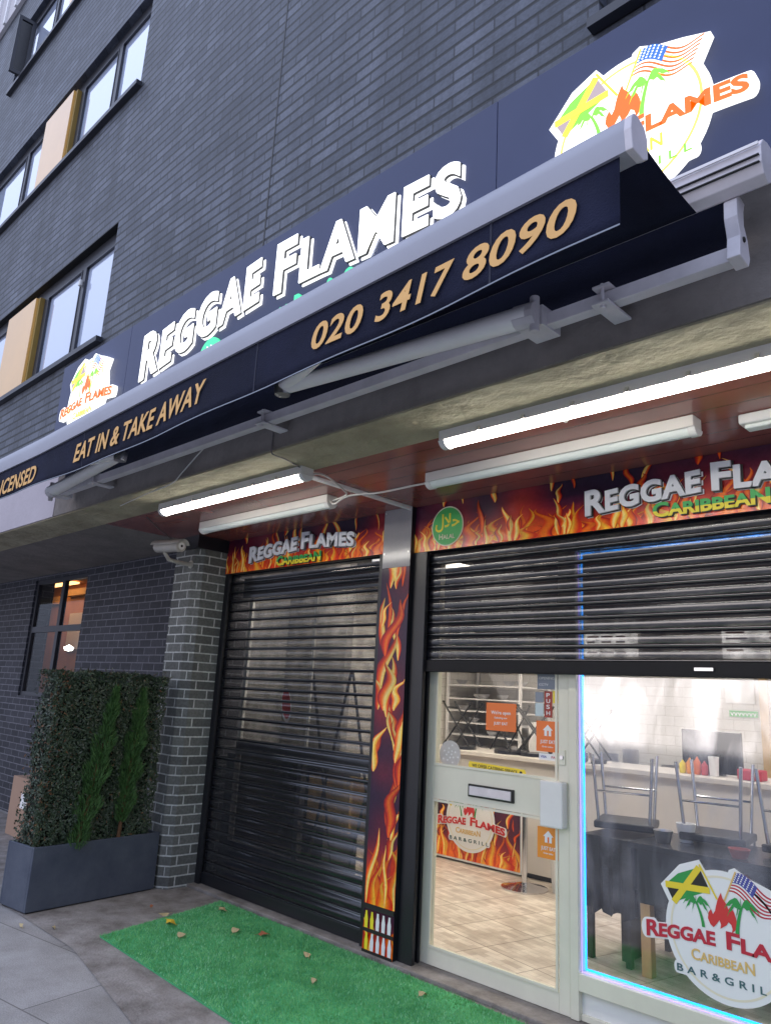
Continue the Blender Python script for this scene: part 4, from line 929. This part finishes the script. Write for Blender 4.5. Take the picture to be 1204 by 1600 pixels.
# security camera on the pier
cc = thing('security_camera', (-5.62, 3.35, 2.55), 'cream bullet security camera on the brick pier', 'camera')
Lp = Vector((-5.42, 3.11, 2.655)); ax = Vector((.95, .10, -.05)).normalized(); back = Lp-ax*.34
mb = MB(); mb.tube([back, back+ax*.02, Lp-ax*.02, Lp], [.035, .046, .047, .049], 20); mb.build('body', 'cream_plastic', cc, smooth=True)
mb = MB(); mb.tube([Lp, Lp+ax*.006], [.044, .042], 20, mi=0); mb.tube([Lp+ax*.006, Lp+ax*.009], [.030, .030], 20, mi=1); mb.tube([Lp+ax*.009, Lp+ax*.012], [.010, .010], 12, mi=2); mb.build('lens', ['cream_plastic', 'lens_glass', 'g_black'], cc)
mb = MB(); up = Vector((0, 0, 1)); sd = ax.cross(up).normalized(); n = 9; vs = []
for q in (back-ax*.01, Lp+ax*.035):
    for k in range(n):
        a = math.radians(10+160*k/(n-1)); vs.append(q+sd*(.056*math.cos(a))+up*(.056*math.sin(a)))
mb.add(vs, [(k, k+1, n+k+1, n+k) for k in range(n-1)]); o = mb.build('sun_shield', 'cream_plastic', cc, smooth=True); sm = o.modifiers.new('t', 'SOLIDIFY'); sm.thickness = .003
md = back+ax*.12
mb = MB(); mb.tube([(-5.67, 3.372, 2.565), (-5.67, 3.30, 2.560), tuple(md+Vector((0, .05, -.10))), tuple(md+Vector((0, 0, -.045)))], [.020, .018, .018, .014], 12); mb.tube([(-5.67, 3.372, 2.565), (-5.67, 3.36, 2.565)], .034, 16); mb.build('mount_arm', 'cream_plastic', cc, smooth=True)

# ---------------------------------------------------------------- planter, hedge, conifers
P0 = Vector((-5.512, 2.326)); du = Vector((-.124, 1.02)).normalized(); dv = Vector((-du.y, du.x)); LEN, WID, HT = 1.03, .35, .42
PX = lambda u, v, z: (P0.x+du.x*u+dv.x*v, P0.y+du.y*u+dv.y*v, z)
pl = thing('planter', PX(.5, .17, 0), 'slate blue rectangular planter standing against the brick pier', 'planter')
mb = MB(); q = lambda pts: mb.prism(pts, lambda u, v, d: PX(u, v, d), .02, HT)
def pbox(mb, u0, u1, v0, v1, z0, z1, mi=0):
    mb.add([PX(u, v, z) for z in (z0, z1) for u, v in ((u0, v0), (u1, v0), (u1, v1), (u0, v1))], [(3, 2, 1, 0), (4, 5, 6, 7), (0, 1, 5, 4), (1, 2, 6, 5), (2, 3, 7, 6), (3, 0, 4, 7)], mi)
t = .022
pbox(mb, 0, LEN, 0, t, .012, HT); pbox(mb, 0, LEN, WID-t, WID, .012, HT); pbox(mb, 0, t, t, WID-t, .012, HT); pbox(mb, LEN-t, LEN, t, WID-t, .012, HT); pbox(mb, t, LEN-t, t, WID-t, .012, .04)
mb.build('box', 'planter', pl, bevel=.004)
mb = MB(); pbox(mb, .015, LEN-.015, .015, WID-.015, 0, .012); mb.build('base', 'g_black', pl)
mb = MB(); pbox(mb, t, LEN-t, t, WID-t, .30, .375); mb.build('soil', 'soil', pl)
hg = thing('hedge', PX(.5, .18, .37), 'clipped dark green hedge growing in the planter', 'hedge')
R = random.Random(2); mb = MB(); bw = MB(); HT_ = 1.61
def leaf(mb, c, nrm, s, mi):
    nrm = nrm.normalized(); a = nrm.cross(Vector((R.uniform(-1, 1), R.uniform(-1, 1), R.uniform(-1, 1)))).normalized(); b = nrm.cross(a)
    p = [c-a*s, c-a*.2*s+b*.45*s+nrm*.12*s, c+a*s-nrm*.15*s, c-a*.2*s-b*.45*s+nrm*.12*s]
    mb.add(p, [(0, 1, 2), (0, 2, 3)], mi)
for k in range(30000):
    side = R.random()
    if side < .58: u, v = R.uniform(.0, .97),   .03+abs(R.gauss(0, .018)); z = R.uniform(.36, HT_); nn = Vector((-dv.x, -dv.y, 0))
    elif side < .74: u, v = .02+abs(R.gauss(0, .03)), R.uniform(.03, .31); z = R.uniform(.36, HT_); nn = Vector((-du.x, -du.y, 0))
    elif side < .86: u, v = R.uniform(0, .97), R.uniform(.03, .31); z = HT_-abs(R.gauss(0, .025)); nn = Vector((0, 0, 1))
    elif side < .93: u, v = R.uniform(0, .97), .31; z = R.uniform(.4, HT_); nn = Vector((dv.x, dv.y, 0))
    else: u, v = R.uniform(.05, .93), R.uniform(.08, .28); z = R.uniform(.4, HT_-.05); nn = Vector((R.uniform(-1, 1), R.uniform(-1, 1), R.uniform(-1, 1)))
    bump = .010*math.sin(u*17+z*9)+.010*math.sin(z*23-u*7)+.012*math.sin(u*41)
    if side < .58: v += bump
    elif side < .74: u += bump*.8
    elif side < .86: z += bump*.8
    c = Vector(PX(u, v, z)); nn = nn+Vector((R.uniform(-.9, .9), R.uniform(-.9, .9), R.uniform(-.4, .9)))
    edge = u < .10 and v < .34
    mi = 1 if (edge and R.random() < .10) or R.random() < .02 else (2 if R.random() < .16 else 0)
    leaf(mb, c, nn, R.uniform(.009, .017), mi)
mb.build('foliage', ['leaf_a', 'leaf_b', 'leaf_c'], hg)
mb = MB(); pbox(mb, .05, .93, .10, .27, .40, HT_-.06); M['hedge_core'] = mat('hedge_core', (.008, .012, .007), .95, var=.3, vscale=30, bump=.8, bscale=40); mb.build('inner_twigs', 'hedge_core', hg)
mb = MB()
for u in (.06, .28, .5, .72, .9): mb.tube([PX(u, .17, .36), PX(u+.02, .18, .9), PX(u-.01, .17, 1.45)], [.014, .011, .006], 8)
mb.build('stems', 'bark', hg)
def conifer(u, v, h, w, lean, label, bare=0.0):
    t = thing('conifer', PX(u, v, .37), label, 'shrub', 'young conifers in the planter'); mb = MB()
    c0 = Vector(PX(u, v, .37)); top = Vector(PX(u+lean, v, .37+h))
    for k in range(6000):
        f = R.random()**.85
        if f < bare: continue
        r = w*math.sin(PI*min(1, (f-bare)/(1-bare)*.86+.14))**.7*(1-.25*f)*math.sqrt(R.random())*(1+.3*math.sin(f*31)); a = R.uniform(0, 2*PI)
        c = c0.lerp(top, f)+Vector((math.cos(a)*r, math.sin(a)*r, 0)); d = Vector((math.cos(a)*.55+R.uniform(-.3, .3), math.sin(a)*.55+R.uniform(-.3, .3), 1)).normalized(); L = R.uniform(.025, .06)
        s = d.cross(Vector((R.uniform(-1, 1), R.uniform(-1, 1), .1))).normalized()*R.uniform(.0025, .005)
        mb.add([c-s, c+s, c+d*L], [(0, 1, 2)])
    mb.build('foliage', 'conifer', t); mb = MB(); mb.tube([c0-Vector((0, 0, .05)), c0.lerp(top, .5), c0.lerp(top, .93)], [.016, .010, .003], 8); mb.build('trunk', 'bark', t)
tw = MB(); RT = random.Random(9)
for k in range(70):
    u = RT.uniform(0, .97); z = RT.choice([HT_, HT_, RT.uniform(.6, HT_)]); v = RT.uniform(.02, .28) if z == HT_ else .02; a = Vector(PX(u, v, z-.03)); b = a+Vector((RT.uniform(.0, .06), RT.uniform(-.04, .04), RT.uniform(.02, .07) if z == HT_ else RT.uniform(-.02, .04)))
    tw.tube([a, a.lerp(b, .5)+Vector((0, 0, .005)), b], [.0016, .0013, .0008], 4, mi=0)
    for q_ in range(3): R = RT; leaf(tw, a.lerp(b, .4+.3*q_), Vector((RT.uniform(-1, 1), RT.uniform(-1, 1), RT.uniform(0, 1))), .013, 1)
tw.build('stray_twigs', ['bark', 'leaf_c'], hg)
conifer(.32, .02, 1.12, .095, .17, 'leaning young conifer in front of the hedge, nearer the street'); conifer(.66, .02, 1.12, .088, .07, 'upright young conifer in front of the hedge, nearer the pier', bare=.14)
# cardboard box
cb = thing('cardboard_box', (-7.75, 3.3, 0), 'brown cardboard box with a white label behind the planter', 'box')
mb = MB(); mb.box(-8.40, -7.86, 3.22, 3.62, .004, .56); mb.build('carton', 'card', cb, bevel=.004); B(-8.12, -7.97, 3.2165, 3.2195, .28, .42).build('label', 'paper', cb)

# ---------------------------------------------------------------- turf mat and fallen leaves
tm = thing('turf_mat', (-3.5, 3, 0), 'bright green artificial grass mat in front of the closed shutter', 'mat')
poly = [(-5.05, 3.575), (-4.80, 2.515), (-3.27, 2.44), (-2.0, 2.38), (-.4, 2.30), (-.4, 3.50), (-3.3, 3.575)]
mb = MB(); mb.prism(poly, lambda u, v, d: (u, v, d), .005, .013); mb.build('backing', 'turf', tm)
mb = MB(); R = random.Random(5)
def inside(x, y):
    c = False
    for (a, b), (p, q_) in zip(poly, poly[1:]+poly[:1]):
        if (b > y) != (q_ > y) and x < (p-a)*(y-b)/(q_-b)+a: c = not c
    return c
n = 0
while n < 60000:
    x = R.uniform(-5.06, -1.2); y = R.uniform(2.3, 3.6)
    if not inside(x, y): continue
    n += 1; a = R.uniform(0, 2*PI); w_ = R.uniform(.0018, .0034); h = R.uniform(.008, .019); lx, ly = R.uniform(-.008, .008), R.uniform(-.008, .008)
    mb.add([(x-math.cos(a)*w_, y-math.sin(a)*w_, .012), (x+math.cos(a)*w_, y+math.sin(a)*w_, .012), (x+lx, y+ly, .012+h)], [(0, 1, 2)], 1 if R.random() < .10+.08*math.sin(x*3+y*5) else 0)
mb.build('blades', ['turf_blade', 'turf_pale'], tm)
def fallen(x, y, s, m_, label, z=.03):
    a = R.uniform(0, 6.28); N = 12; pts = [(x, y, z+.010)]
    for k in range(N):
        t_ = 2*PI*k/N; r = s*(1+.25*math.cos(2*t_))*(1+.16*math.cos(5*t_)); pts.append((x+r*math.cos(t_+a)*1.1, y+r*math.sin(t_+a)*.7, z+.008*math.sin(2*t_+a)+R.uniform(-.003, .004)))
    mb = MB(); mb.add(pts, [(0, k+1, (k+1) % N+1) for k in range(N)]); st_ = Vector(pts[1]); mb.tube([st_, st_+(st_-Vector(pts[0]))*.5], .0012, 5)
    tag(mb.build('fallen_leaf', m_), label, 'leaf', 'fallen leaves on the mat and paving')
for a in [(-4.744, 2.977, .045, 'leaf_y', 'big bright yellow fallen leaf near the corner of the mat'), (-4.93, 3.026, .035, 'leaf_t', 'tan leaf at the mat edge beside the yellow leaf'), (-4.491, 2.902, .038, 'leaf_t', 'tan leaf on the mat to the right of the yellow leaf'), (-4.81, 3.423, .036, 'leaf_t', 'tan leaf on the mat corner nearest the shutter'), (-4.373, 3.23, .038, 'leaf_t', 'tan leaf left of the rust brown leaf on the mat'), (-4.20, 3.33, .036, 'leaf_r', 'rust brown leaf on the mat'), (-3.742, 3.30, .030, 'leaf_t', 'tan leaf on the mat just right of the rust brown leaf'), (-3.40, 3.063, .022, 'leaf_t', 'small tan leaf near the middle of the mat'), (-2.912, 3.40, .024, 'leaf_t', 'small tan leaf on the mat in front of the door')]: fallen(*a)
for a in [(-5.282, 2.22, .018, 'leaf_t', 'small dry leaf on the paving just off the planter corner'), (-5.12, 2.36, .016, 'leaf_t', 'small dry leaf on the paving between planter and mat'), (-5.22, 3.10, .018, 'leaf_r', 'small rusty leaf on the paving near the pier'), (-5.25, 1.72, .03, 'leaf_y', 'yellow leaf on the paving at the left edge')]: fallen(*a, z=.012)

# ---------------------------------------------------------------- shop interior
sh = thing('shop_interior', (-2, 5.8, 0), 'tiled takeaway room seen through the door and window glass', 'room')
struct(B(-6.3, 1.6, 3.87, 8.1, -.05, .012).build('shop_floor', 'floor_tile'))
B(-6.3, 1.6, 8.0, 8.1, .012, 2.9).build('back_wall', 'wall_tile', sh)
B(1.5, 1.6, 3.9, 8.0, .012, 2.9).build('side_wall', 'inner_white', sh)
B(-6.3, -6.2, 3.96, 8.0, .012, 2.9).build('side_wall', 'dark_panel', sh, label='dark panelled side wall')
B(-6.3, 1.6, 3.95, 8.1, 2.9, 2.95).build('ceiling', 'charcoal', sh)
B(-6.1, .8, 7.30, 7.99, 2.46, 2.89).build('extractor_canopy', 'charcoal', sh)
B(-6.1, 1.4, 6.20, 6.28, 2.52, 2.89).build('bulkhead', 'charcoal', sh)
B(-6.195, -5.3, 4.9, 4.98, .012, 2.89).build('partition', 'dark_panel', sh)
B(-6.195, -6.12, 5.4, 7.99, .012, 2.89).build('tiled_lining', 'wall_tile', sh)
for i, (x, y) in enumerate(((-4.9, 5.6), (-5.1, 4.4), (-3.2, 4.9), (-3.2, 6.9), (-1.2, 4.9), (-1.2, 6.9), (.6, 5.8))):  # the panel behind the closed shutter is added to brighten the partition
    c = thing('ceiling_panel_light', (x, y, 2.89), ['ceiling panel light over the left of the counter', 'added ceiling panel light brightening the partition behind the closed shutter', 'ceiling panel light inside the door', 'ceiling panel light over the cooking area', 'ceiling panel light inside the shop window', 'ceiling panel light over the right of the counter', 'ceiling panel light at the far right of the room'][i], 'ceiling light', 'ceiling panel lights in the shop')
    mb = MB(); mb.box(x-.31, x+.31, y-.31, y-.29, 2.865, 2.895); mb.box(x-.31, x+.31, y+.29, y+.31, 2.865, 2.895); mb.box(x-.31, x-.29, y-.29, y+.29, 2.865, 2.895); mb.box(x+.29, x+.31, y-.29, y+.29, 2.865, 2.895); mb.build('frame', 'white_paint', c)
    B(x-.29, x+.29, y-.29, y+.29, 2.87, 2.88).build('diffuser', 'e_panel', c)
ct = thing('serving_counter', (-2.5, 6.5, 0), 'long cream serving counter across the back of the shop', 'counter')
B(-5.6, .4, 6.255, 6.80, .06, 1.02).build('body', 'counter_face', ct); B(-5.65, .45, 6.21, 6.86, 1.02, 1.06).build('worktop', 'counter_face', ct, bevel=.005); B(-5.6, .4, 6.29, 6.78, .013, .06).build('plinth', 'charcoal', ct)
bn = thing('counter_banner', (-4.85, 6.24, .04), 'flame printed banner with the round logo on the counter front', 'banner')
B(-5.60, -4.205, 6.238, 6.250, .030, .70).build('board', 'g_white', bn); flame_print('flame_print', -5.59, -4.225, .048, .69, 6.236, bn, 41, matn='flame_print_matt', rise=.6, fill=.6)
PB = dict(PRN); PB['text'] = 'g_flame'; logo(bn, -4.80, .42, 1.08, 6.225, PB, thick=.003)
def folding_stool(x, y, z, rz, label):
    t = thing('folding_stool', (x, y, z), label, 'stool', 'upturned folding stools on the counter')
    xf = Matrix.Translation((x, y, 0)) @ Matrix.Rotation(rz, 4, 'Z')
    def T(p): return tuple(xf @ Vector(p))
    mb = MB(); n = 20
    mb.add([T((.15*math.cos(2*PI*k/n), .15*math.sin(2*PI*k/n), zz)) for zz in (z, z+.03) for k in range(n)], [tuple(range(n-1, -1, -1)), tuple(range(n, 2*n))]+[(k, (k+1) % n, n+(k+1) % n, n+k) for k in range(n)]); mb.build('seat', 'black_top', t)
    for s_ in (-1, 1):
        for yy in (-.11, .11):
            mb = MB(); mb.tube([T((-.16*s_, yy, z+.03)), T((.17*s_, yy, z+.46))], .009, 8); mb.tube([T((.17*s_, yy, z+.46)), T((.17*s_, yy, z+.475))], .014, 8); mb.build('leg', 'g_black', t)
        mb = MB(); mb.tube([T((.13*s_, -.11, z+.41)), T((.13*s_, .11, z+.41))], .007, 8); mb.build('crossbar', 'g_black', t)
for i, (x, y, rz) in enumerate(((-5.08, 6.42, .1), (-4.50, 6.44, -.25), (-4.22, 6.46, .5), (-3.62, 6.44, .1))):
    folding_stool(x, y, 1.062, rz, ['upturned folding stool above the left end of the banner', 'upturned folding stool under the orange open sign', 'upturned folding stool turned askew right of the open sign', 'upturned folding stool behind the orange house sticker'][i])
# shelving with trays
rk = thing('tray_rack', (-5.6, 7.6, 0), 'white shelving with trays and bowls in the back left corner', 'shelving')
mb = MB()
for x in (-6.08, -5.02):
    for y in (7.35, 7.95): mb.box(x, x+.03, y, y+.03, .013, 2.1)
mb.build('frame', 'white_metal', rk)
for k, z in enumerate((.5, .8, 1.0, 1.14, 1.28, 1.42, 1.56, 1.72)):
    mb = MB(); mb.box(-6.05, -5.02, 7.36, 7.96, z, z+.018); mb.build('shelf', 'white_metal', rk, bevel=.003)
R = random.Random(12)
for k in range(10):
    x = -5.95+.1*k+R.uniform(-.02, .02); z = R.choice([1.018, 1.158, 1.298, 1.438, 1.578, 1.738]); y = R.uniform(7.42, 7.55)
    t = MB(); t.lathe([(.03, 0), (.06, .03), (.075, .055), (.07, .056), (.03, .008), (0.0, .008)], (x, y, z), 18); tag(t.build('steel_bowl', 'steel', smooth=True), '%s steel bowl from the left on the back shelving' % ['first', 'second', 'third', 'fourth', 'fifth', 'sixth', 'seventh', 'eighth', 'ninth', 'tenth'][k], 'bowl', 'bowls on the shelving')
tag(B(-4.95, -4.35, 7.45, 7.95, .013, 1.35).build('steel_fridge', 'white_metal', bevel=.01), 'white upright cabinet right of the tray shelving', 'cabinet')
tag(B(-4.3, -2.9, 7.50, 7.98, .85, .90).build('wall_bench', 'steel', bevel=.004), 'steel worktop against the tiled back wall', 'worktop')
for x, hh, rr, lb in ((-4.1, .18, .10, 'wide steel pot on the back worktop'), (-3.85, .24, .08, 'tall steel pot on the back worktop'), (-3.4, .12, .12, 'low steel pan on the back worktop')):
    t = MB(); t.lathe([(rr, 0), (rr, hh), (rr*.94, hh), (rr*.94, .01), (0, .01)], (x, 7.7, .90), 24); tag(t.build('cooking_pot', 'steel', smooth=True), lb, 'pot')
for x, z, lb in ((-3.78, 1.062, 'round steel tin on the counter by the door lock'), (-3.58, 1.062, 'squat steel tin at the right of its pair on the counter')):
    t = MB(); t.lathe([(.05, 0), (.055, .05), (.05, .09), (.02, .10), (0, .10)], (x, 6.30, z), 20); tag(t.build('steel_tin', 'chrome', smooth=True), lb, 'tin')
# pole table and bin
pt = thing('pedestal_stool', (-3.95, 5.90, 0), 'chrome stool base with a round foot in front of the counter', 'stool')
t = MB(); t.lathe([(.20, 0), (.20, .012), (.10, .03), (.03, .05), (0, .05)], (-3.95, 5.90, .013), 28); t.build('foot', 'chrome', pt, smooth=True); MB().tube([(-3.95, 5.90, .05), (-3.95, 5.90, .70)], .024, 14).build('column', 'chrome', pt, smooth=True); t = MB(); t.lathe([(.02, 0), (.17, .01), (.18, .05), (.15, .07), (0, .07)], (-3.95, 5.90, .70), 24); t.build('seat', 'black_leather', pt, smooth=True)
t = MB(); t.lathe([(.11, 0), (.14, .42), (.145, .42), (.145, .44), (.13, .44), (.10, .02), (0, .02)], (-3.66, 6.08, .013), 24); tag(t.build('waste_bin', 'white_paint', smooth=True), 'round white waste bin by the counter', 'bin')
# till screen and sauces on the counter
ts = thing('till_screen', (-2.5, 6.55, 1.06), 'flat black till screen on the counter', 'screen')
B(-2.80, -2.31, 6.52, 6.545, 1.075, 1.41).build('panel', 'black_gloss', ts, bevel=.006); B(-2.62, -2.48, 6.545, 6.62, 1.06, 1.20).build('stand', 'black_frame', ts)
for i, (x, m_, h, lb) in enumerate(((-2.755, 'g_yellow', .105, 'yellow squeezy sauce bottle at the left of the row'), (-2.695, 'g_amber', .125, 'amber sauce bottle beside the yellow one'), (-2.635, 'g_orange', .14, 'tall orange sauce bottle in the middle of the row'), (-2.575, 'g_flame', .11, 'red sauce bottle next to the white tub'), (-2.50, 'g_white', .15, 'white tub at the right of the sauce bottles'))):
    t = thing('sauce_bottle', (x, 6.42, 1.06), lb, 'bottle', 'sauces on the counter'); r = .027 if i < 4 else .04
    q_ = MB(); q_.lathe([(r*.9, 0), (r, .01), (r, h*.7), (r*.5, h*.85), (r*.4, h*.88), (0, h*.88)] if i < 4 else [(r*.85, 0), (r, h*.9), (0, h*.9)], (x, 6.42, 1.061), 16); q_.build('bottle', m_, t, smooth=True)
    q_ = MB(); q_.lathe([(r*.4, 0), (r*.15, h*.12), (0, h*.12)] if i < 4 else [(r*1.05, 0), (r*1.05, h*.1), (0, h*.1)], (x, 6.42, 1.061+h*(.88 if i < 4 else .9)), 12); q_.build('cap', m_, t, smooth=True)
tag(B(-2.30, -2.12, 6.35, 6.5, 1.061, 1.14).build('napkin_box', 'g_red', bevel=.01), 'red napkin box on the counter beside the till screen', 'box')
# wall bits
sn = thing('wall_notice', (-2.8, 7.99, 1.8), 'white notice sheet with a green band on the back wall', 'notice'); B(-2.96, -2.68, 7.985, 7.998, 1.66, 2.0).build('sheet', 'paper', sn); o = B(-2.93, -2.66, 7.984, 7.998, 1.53, 1.59).build('green_band', 'g_green2', sn)
t_ = MB(); text(t_, 'XXXXXXX'.replace('X', 'v'), -2.92, -2.67, 1.54, .05, -7.9835, -7.9825); t_.build('zigzag_print', 'g_white', sn)
for i, (x0, x1, z0, z1) in enumerate(((-4.52, -3.88, 2.12, 2.40), (-2.95, -1.6, 2.10, 2.42))):
    mbd = thing('menu_board', (x0, 7.95, z0), ['small lit menu board high on the back wall', 'wide lit menu board high on the right of the back wall'][i], 'menu board', 'lit menu boards'); B(x0, x1, 7.95, 7.997, z0, z1).build('screen', 'e_menu', mbd)
    t_ = MB(); R = random.Random(i)
    for k in range(4):
        for j in range(3): xx = x0+.04+(x1-x0-.1)*j/3; t_.box(xx, xx+(x1-x0)*R.uniform(.12, .25), 7.947, 7.949, z1-.07-k*.06, z1-.05-k*.06)
    t_.build('menu_lines', 'g_maroon', mbd)
fd = thing('inner_doorway', (-2.4, 7.98, 0), 'timber door frame in the back wall on the right', 'door frame'); mb = MB(); mb.box(-2.62, -2.54, 7.93, 7.998, .013, 2.08); mb.box(-1.75, -1.67, 7.93, 7.998, .013, 2.08); mb.box(-2.54, -1.75, 7.93, 7.998, 2.0, 2.08); mb.build('frame', 'wood', fd); B(-2.54, -1.75, 7.96, 7.998, .013, 2.0).build('door_leaf', 'inner_white', fd)
B(-2.50, -2.2, 7.955, 7.96, 1.3, 1.6).build('door_window', 'charcoal', fd)
# dining table with upturned chrome chairs, bench
dk_ = thing('draped_table', (-2.3, 5.0, 0), 'low table draped in black cloth left of the upturned chairs', 'table')
mb = MB(); NU = 60; RR = random.Random(6); loop = []
cx0, cx1, cy0, cy1 = -2.72, -2.38, 4.72, 5.35
per = [(cx0, cy0), (cx1, cy0), (cx1, cy1), (cx0, cy1)]
for e_ in range(4):
    (ax_, ay_), (bx_, by_) = per[e_], per[(e_+1) % 4]
    for k in range(15):
        f = k/15; wv = .018*math.sin(k*2.1+e_); nx_, ny_ = (by_-ay_), -(bx_-ax_); q_ = math.hypot(nx_, ny_); loop.append((ax_+(bx_-ax_)*f, ay_+(by_-ay_)*f, nx_/q_*wv, ny_/q_*wv))
vs = [(x, y, .745) for x, y, _, _ in loop]+[(x+a_*.6, y+b_*.6, .55) for x, y, a_, b_ in loop]+[(x+a_*1.6, y+b_*1.6, .30+.02*math.sin(i*1.3)) for i, (x, y, a_, b_) in enumerate(loop)]
mb.add(vs, [(j*NU+i, (j+1)*NU+i, (j+1)*NU+(i+1) % NU, j*NU+(i+1) % NU) for j in range(2) for i in range(NU)]+[tuple(range(NU))]); mb.build('cloth', 'black_leather', dk_, smooth=True)
for x, y in ((-2.68, 4.76), (-2.42, 4.76), (-2.68, 5.3), (-2.42, 5.3)): B(x-.018, x+.018, y-.018, y+.018, .013, .74).build('leg', 'g_black', dk_)
tb = thing('dining_table', (-1.75, 4.9, 0), 'black topped dining table inside the window', 'table')
B(-2.35, -.9, 4.62, 5.25, .725, .760).build('table_top', 'black_top', tb, bevel=.004)
mb = MB(); mb.box(-2.31, -.94, 4.66, 4.68, .42, .724); mb.box(-2.31, -2.29, 4.68, 5.22, .42, .724); mb.build('modesty_panel', 'black_top', tb)
for x, y in ((-2.28, 4.72), (-.97, 4.72), (-2.28, 5.19), (-.97, 5.19)): B(x-.03, x+.03, y-.03, y+.03, .013, .725).build('leg', 'wood', tb)
def chair(x, y, rz, label):
    t = thing('upturned_chair', (x, y, .76), label, 'chair', 'upturned chrome chairs on the dining table'); xf = Matrix.Translation((x, y, 0)) @ Matrix.Rotation(rz, 4, 'Z')
    T = lambda p: tuple(xf @ Vector(p)); z = .762
    m_ = MB(); m_.box(-.19, .19, -.19, .19, z+.02, z+.065, xf=xf); m_.build('seat', 'black_leather', t, bevel=.01)
    for sx in (-1, 1):
        for sy in (-1, 1): MB().tube([T((.16*sx, .16*sy, z+.065)), T((.19*sx, .19*sy, z+.48))], .011, 10).build('leg', 'chrome', t, smooth=True)
    m_ = MB(); m_.tube([T((-.175, -.175, z+.25)), T((.175, -.175, z+.25))], .007, 8); m_.tube([T((-.175, .175, z+.25)), T((.175, .175, z+.25))], .007, 8); m_.build('stretcher', 'chrome', t)
    m_ = MB(); m_.tube([T((-.17, .19, z+.03)), T((-.17, .25, z-.30)), T((.17, .25, z-.30)), T((.17, .19, z+.03))], .010, 8); m_.build('backrest', 'chrome', t, smooth=True)
chair(-1.98, 5.10, .15, 'upturned chrome chair on the left end of the table'); chair(-1.45, 5.08, -.2, 'upturned chrome chair on the right end of the table'); chair(-1.05, 5.0, .3, 'upturned chrome chair beyond the frame edge')
chair(-2.55, 5.02, .35, 'upturned chrome chair on the black draped table')
for i, (x, y, h, m_, lb) in enumerate(((-2.20, 4.80, .07, 'steel', 'small steel dish on the left end of the black table'), (-1.72, 4.72, .05, 'g_maroon', 'dark red dish on the black table between the chairs'), (-2.12, 4.95, .11, 'g_white', 'white cup on the left of the black table'))):
    t = MB(); t.lathe([(.04, 0), (.06, h), (.054, h), (.034, .008), (0, .008)], (x, y, .762), 20); tag(t.build('dish' if i < 2 else 'cup', m_, smooth=True), lb, 'dish' if i < 2 else 'cup')
bs = thing('bench_seat', (-2.0, 4.45, 0), 'black leather bench under the window table', 'bench')
B(-2.62, -.8, 4.75, 5.15, .30, .46).build('seat', 'black_leather', bs, bevel=.03); B(-2.62, -.8, 5.16, 5.30, .30, .70).build('backrest', 'black_leather', bs, bevel=.03)
mb = MB()
for x in (-2.5, -1.7, -.92): mb.box(x-.02, x+.02, 4.85, 5.1, .013, .30)
mb.build('legs', 'g_black', bs)
sp_ = thing('snake_plant', (-1.28, 4.72, .76), 'green leafy pot plant on the window table', 'plant'); t = MB(); t.lathe([(.05, 0), (.07, .10), (.06, .10), (0, .09)], (-1.28, 4.70, .762), 16); t.build('pot', 'g_white', sp_, smooth=True); t = MB(); R = random.Random(3)
for k in range(16):
    a = R.uniform(0, 6.28); L = R.uniform(.14, .26); r = R.uniform(.03, .1); b0 = Vector((-1.28, 4.70, .86)); d = Vector((math.cos(a)*r*2, math.sin(a)*r*2, L)); s_ = Vector((-math.sin(a), math.cos(a), 0))*.016
    t.add([b0-s_*.4, b0+s_*.4, b0+d*.6+s_, b0+d, b0+d*.6-s_], [(0, 1, 2, 3, 4)])
t.build('leaves', 'g_green2', sp_)
tag(B(-6.19, -4.95, 4.45, 4.85, .013, 1.02).build('low_cupboard', 'black_top', bevel=.006), 'low black cupboard behind the closed shutter', 'cupboard')
# stools behind the closed shutter
for i, (x, y) in enumerate(((-4.75, 4.25), (-4.42, 4.40))):
    t = thing('folding_table', (x, y, .012), ['folded black trestle table behind the closed shutter, nearer the pier', 'folded black trestle table behind the closed shutter, nearer the flame post'][i], 'table', 'folding tables behind the closed shutter')
    for s_ in (-1, 1): MB().tube([(x-.2*s_, y, .02), (x+.2*s_, y+.04*s_, 1.75)], .012, 8).build('leg', 'g_black', t)
    B(x-.25, x+.25, y+.05, y+.08, .5, .9).build('table_top', 'wood', t)
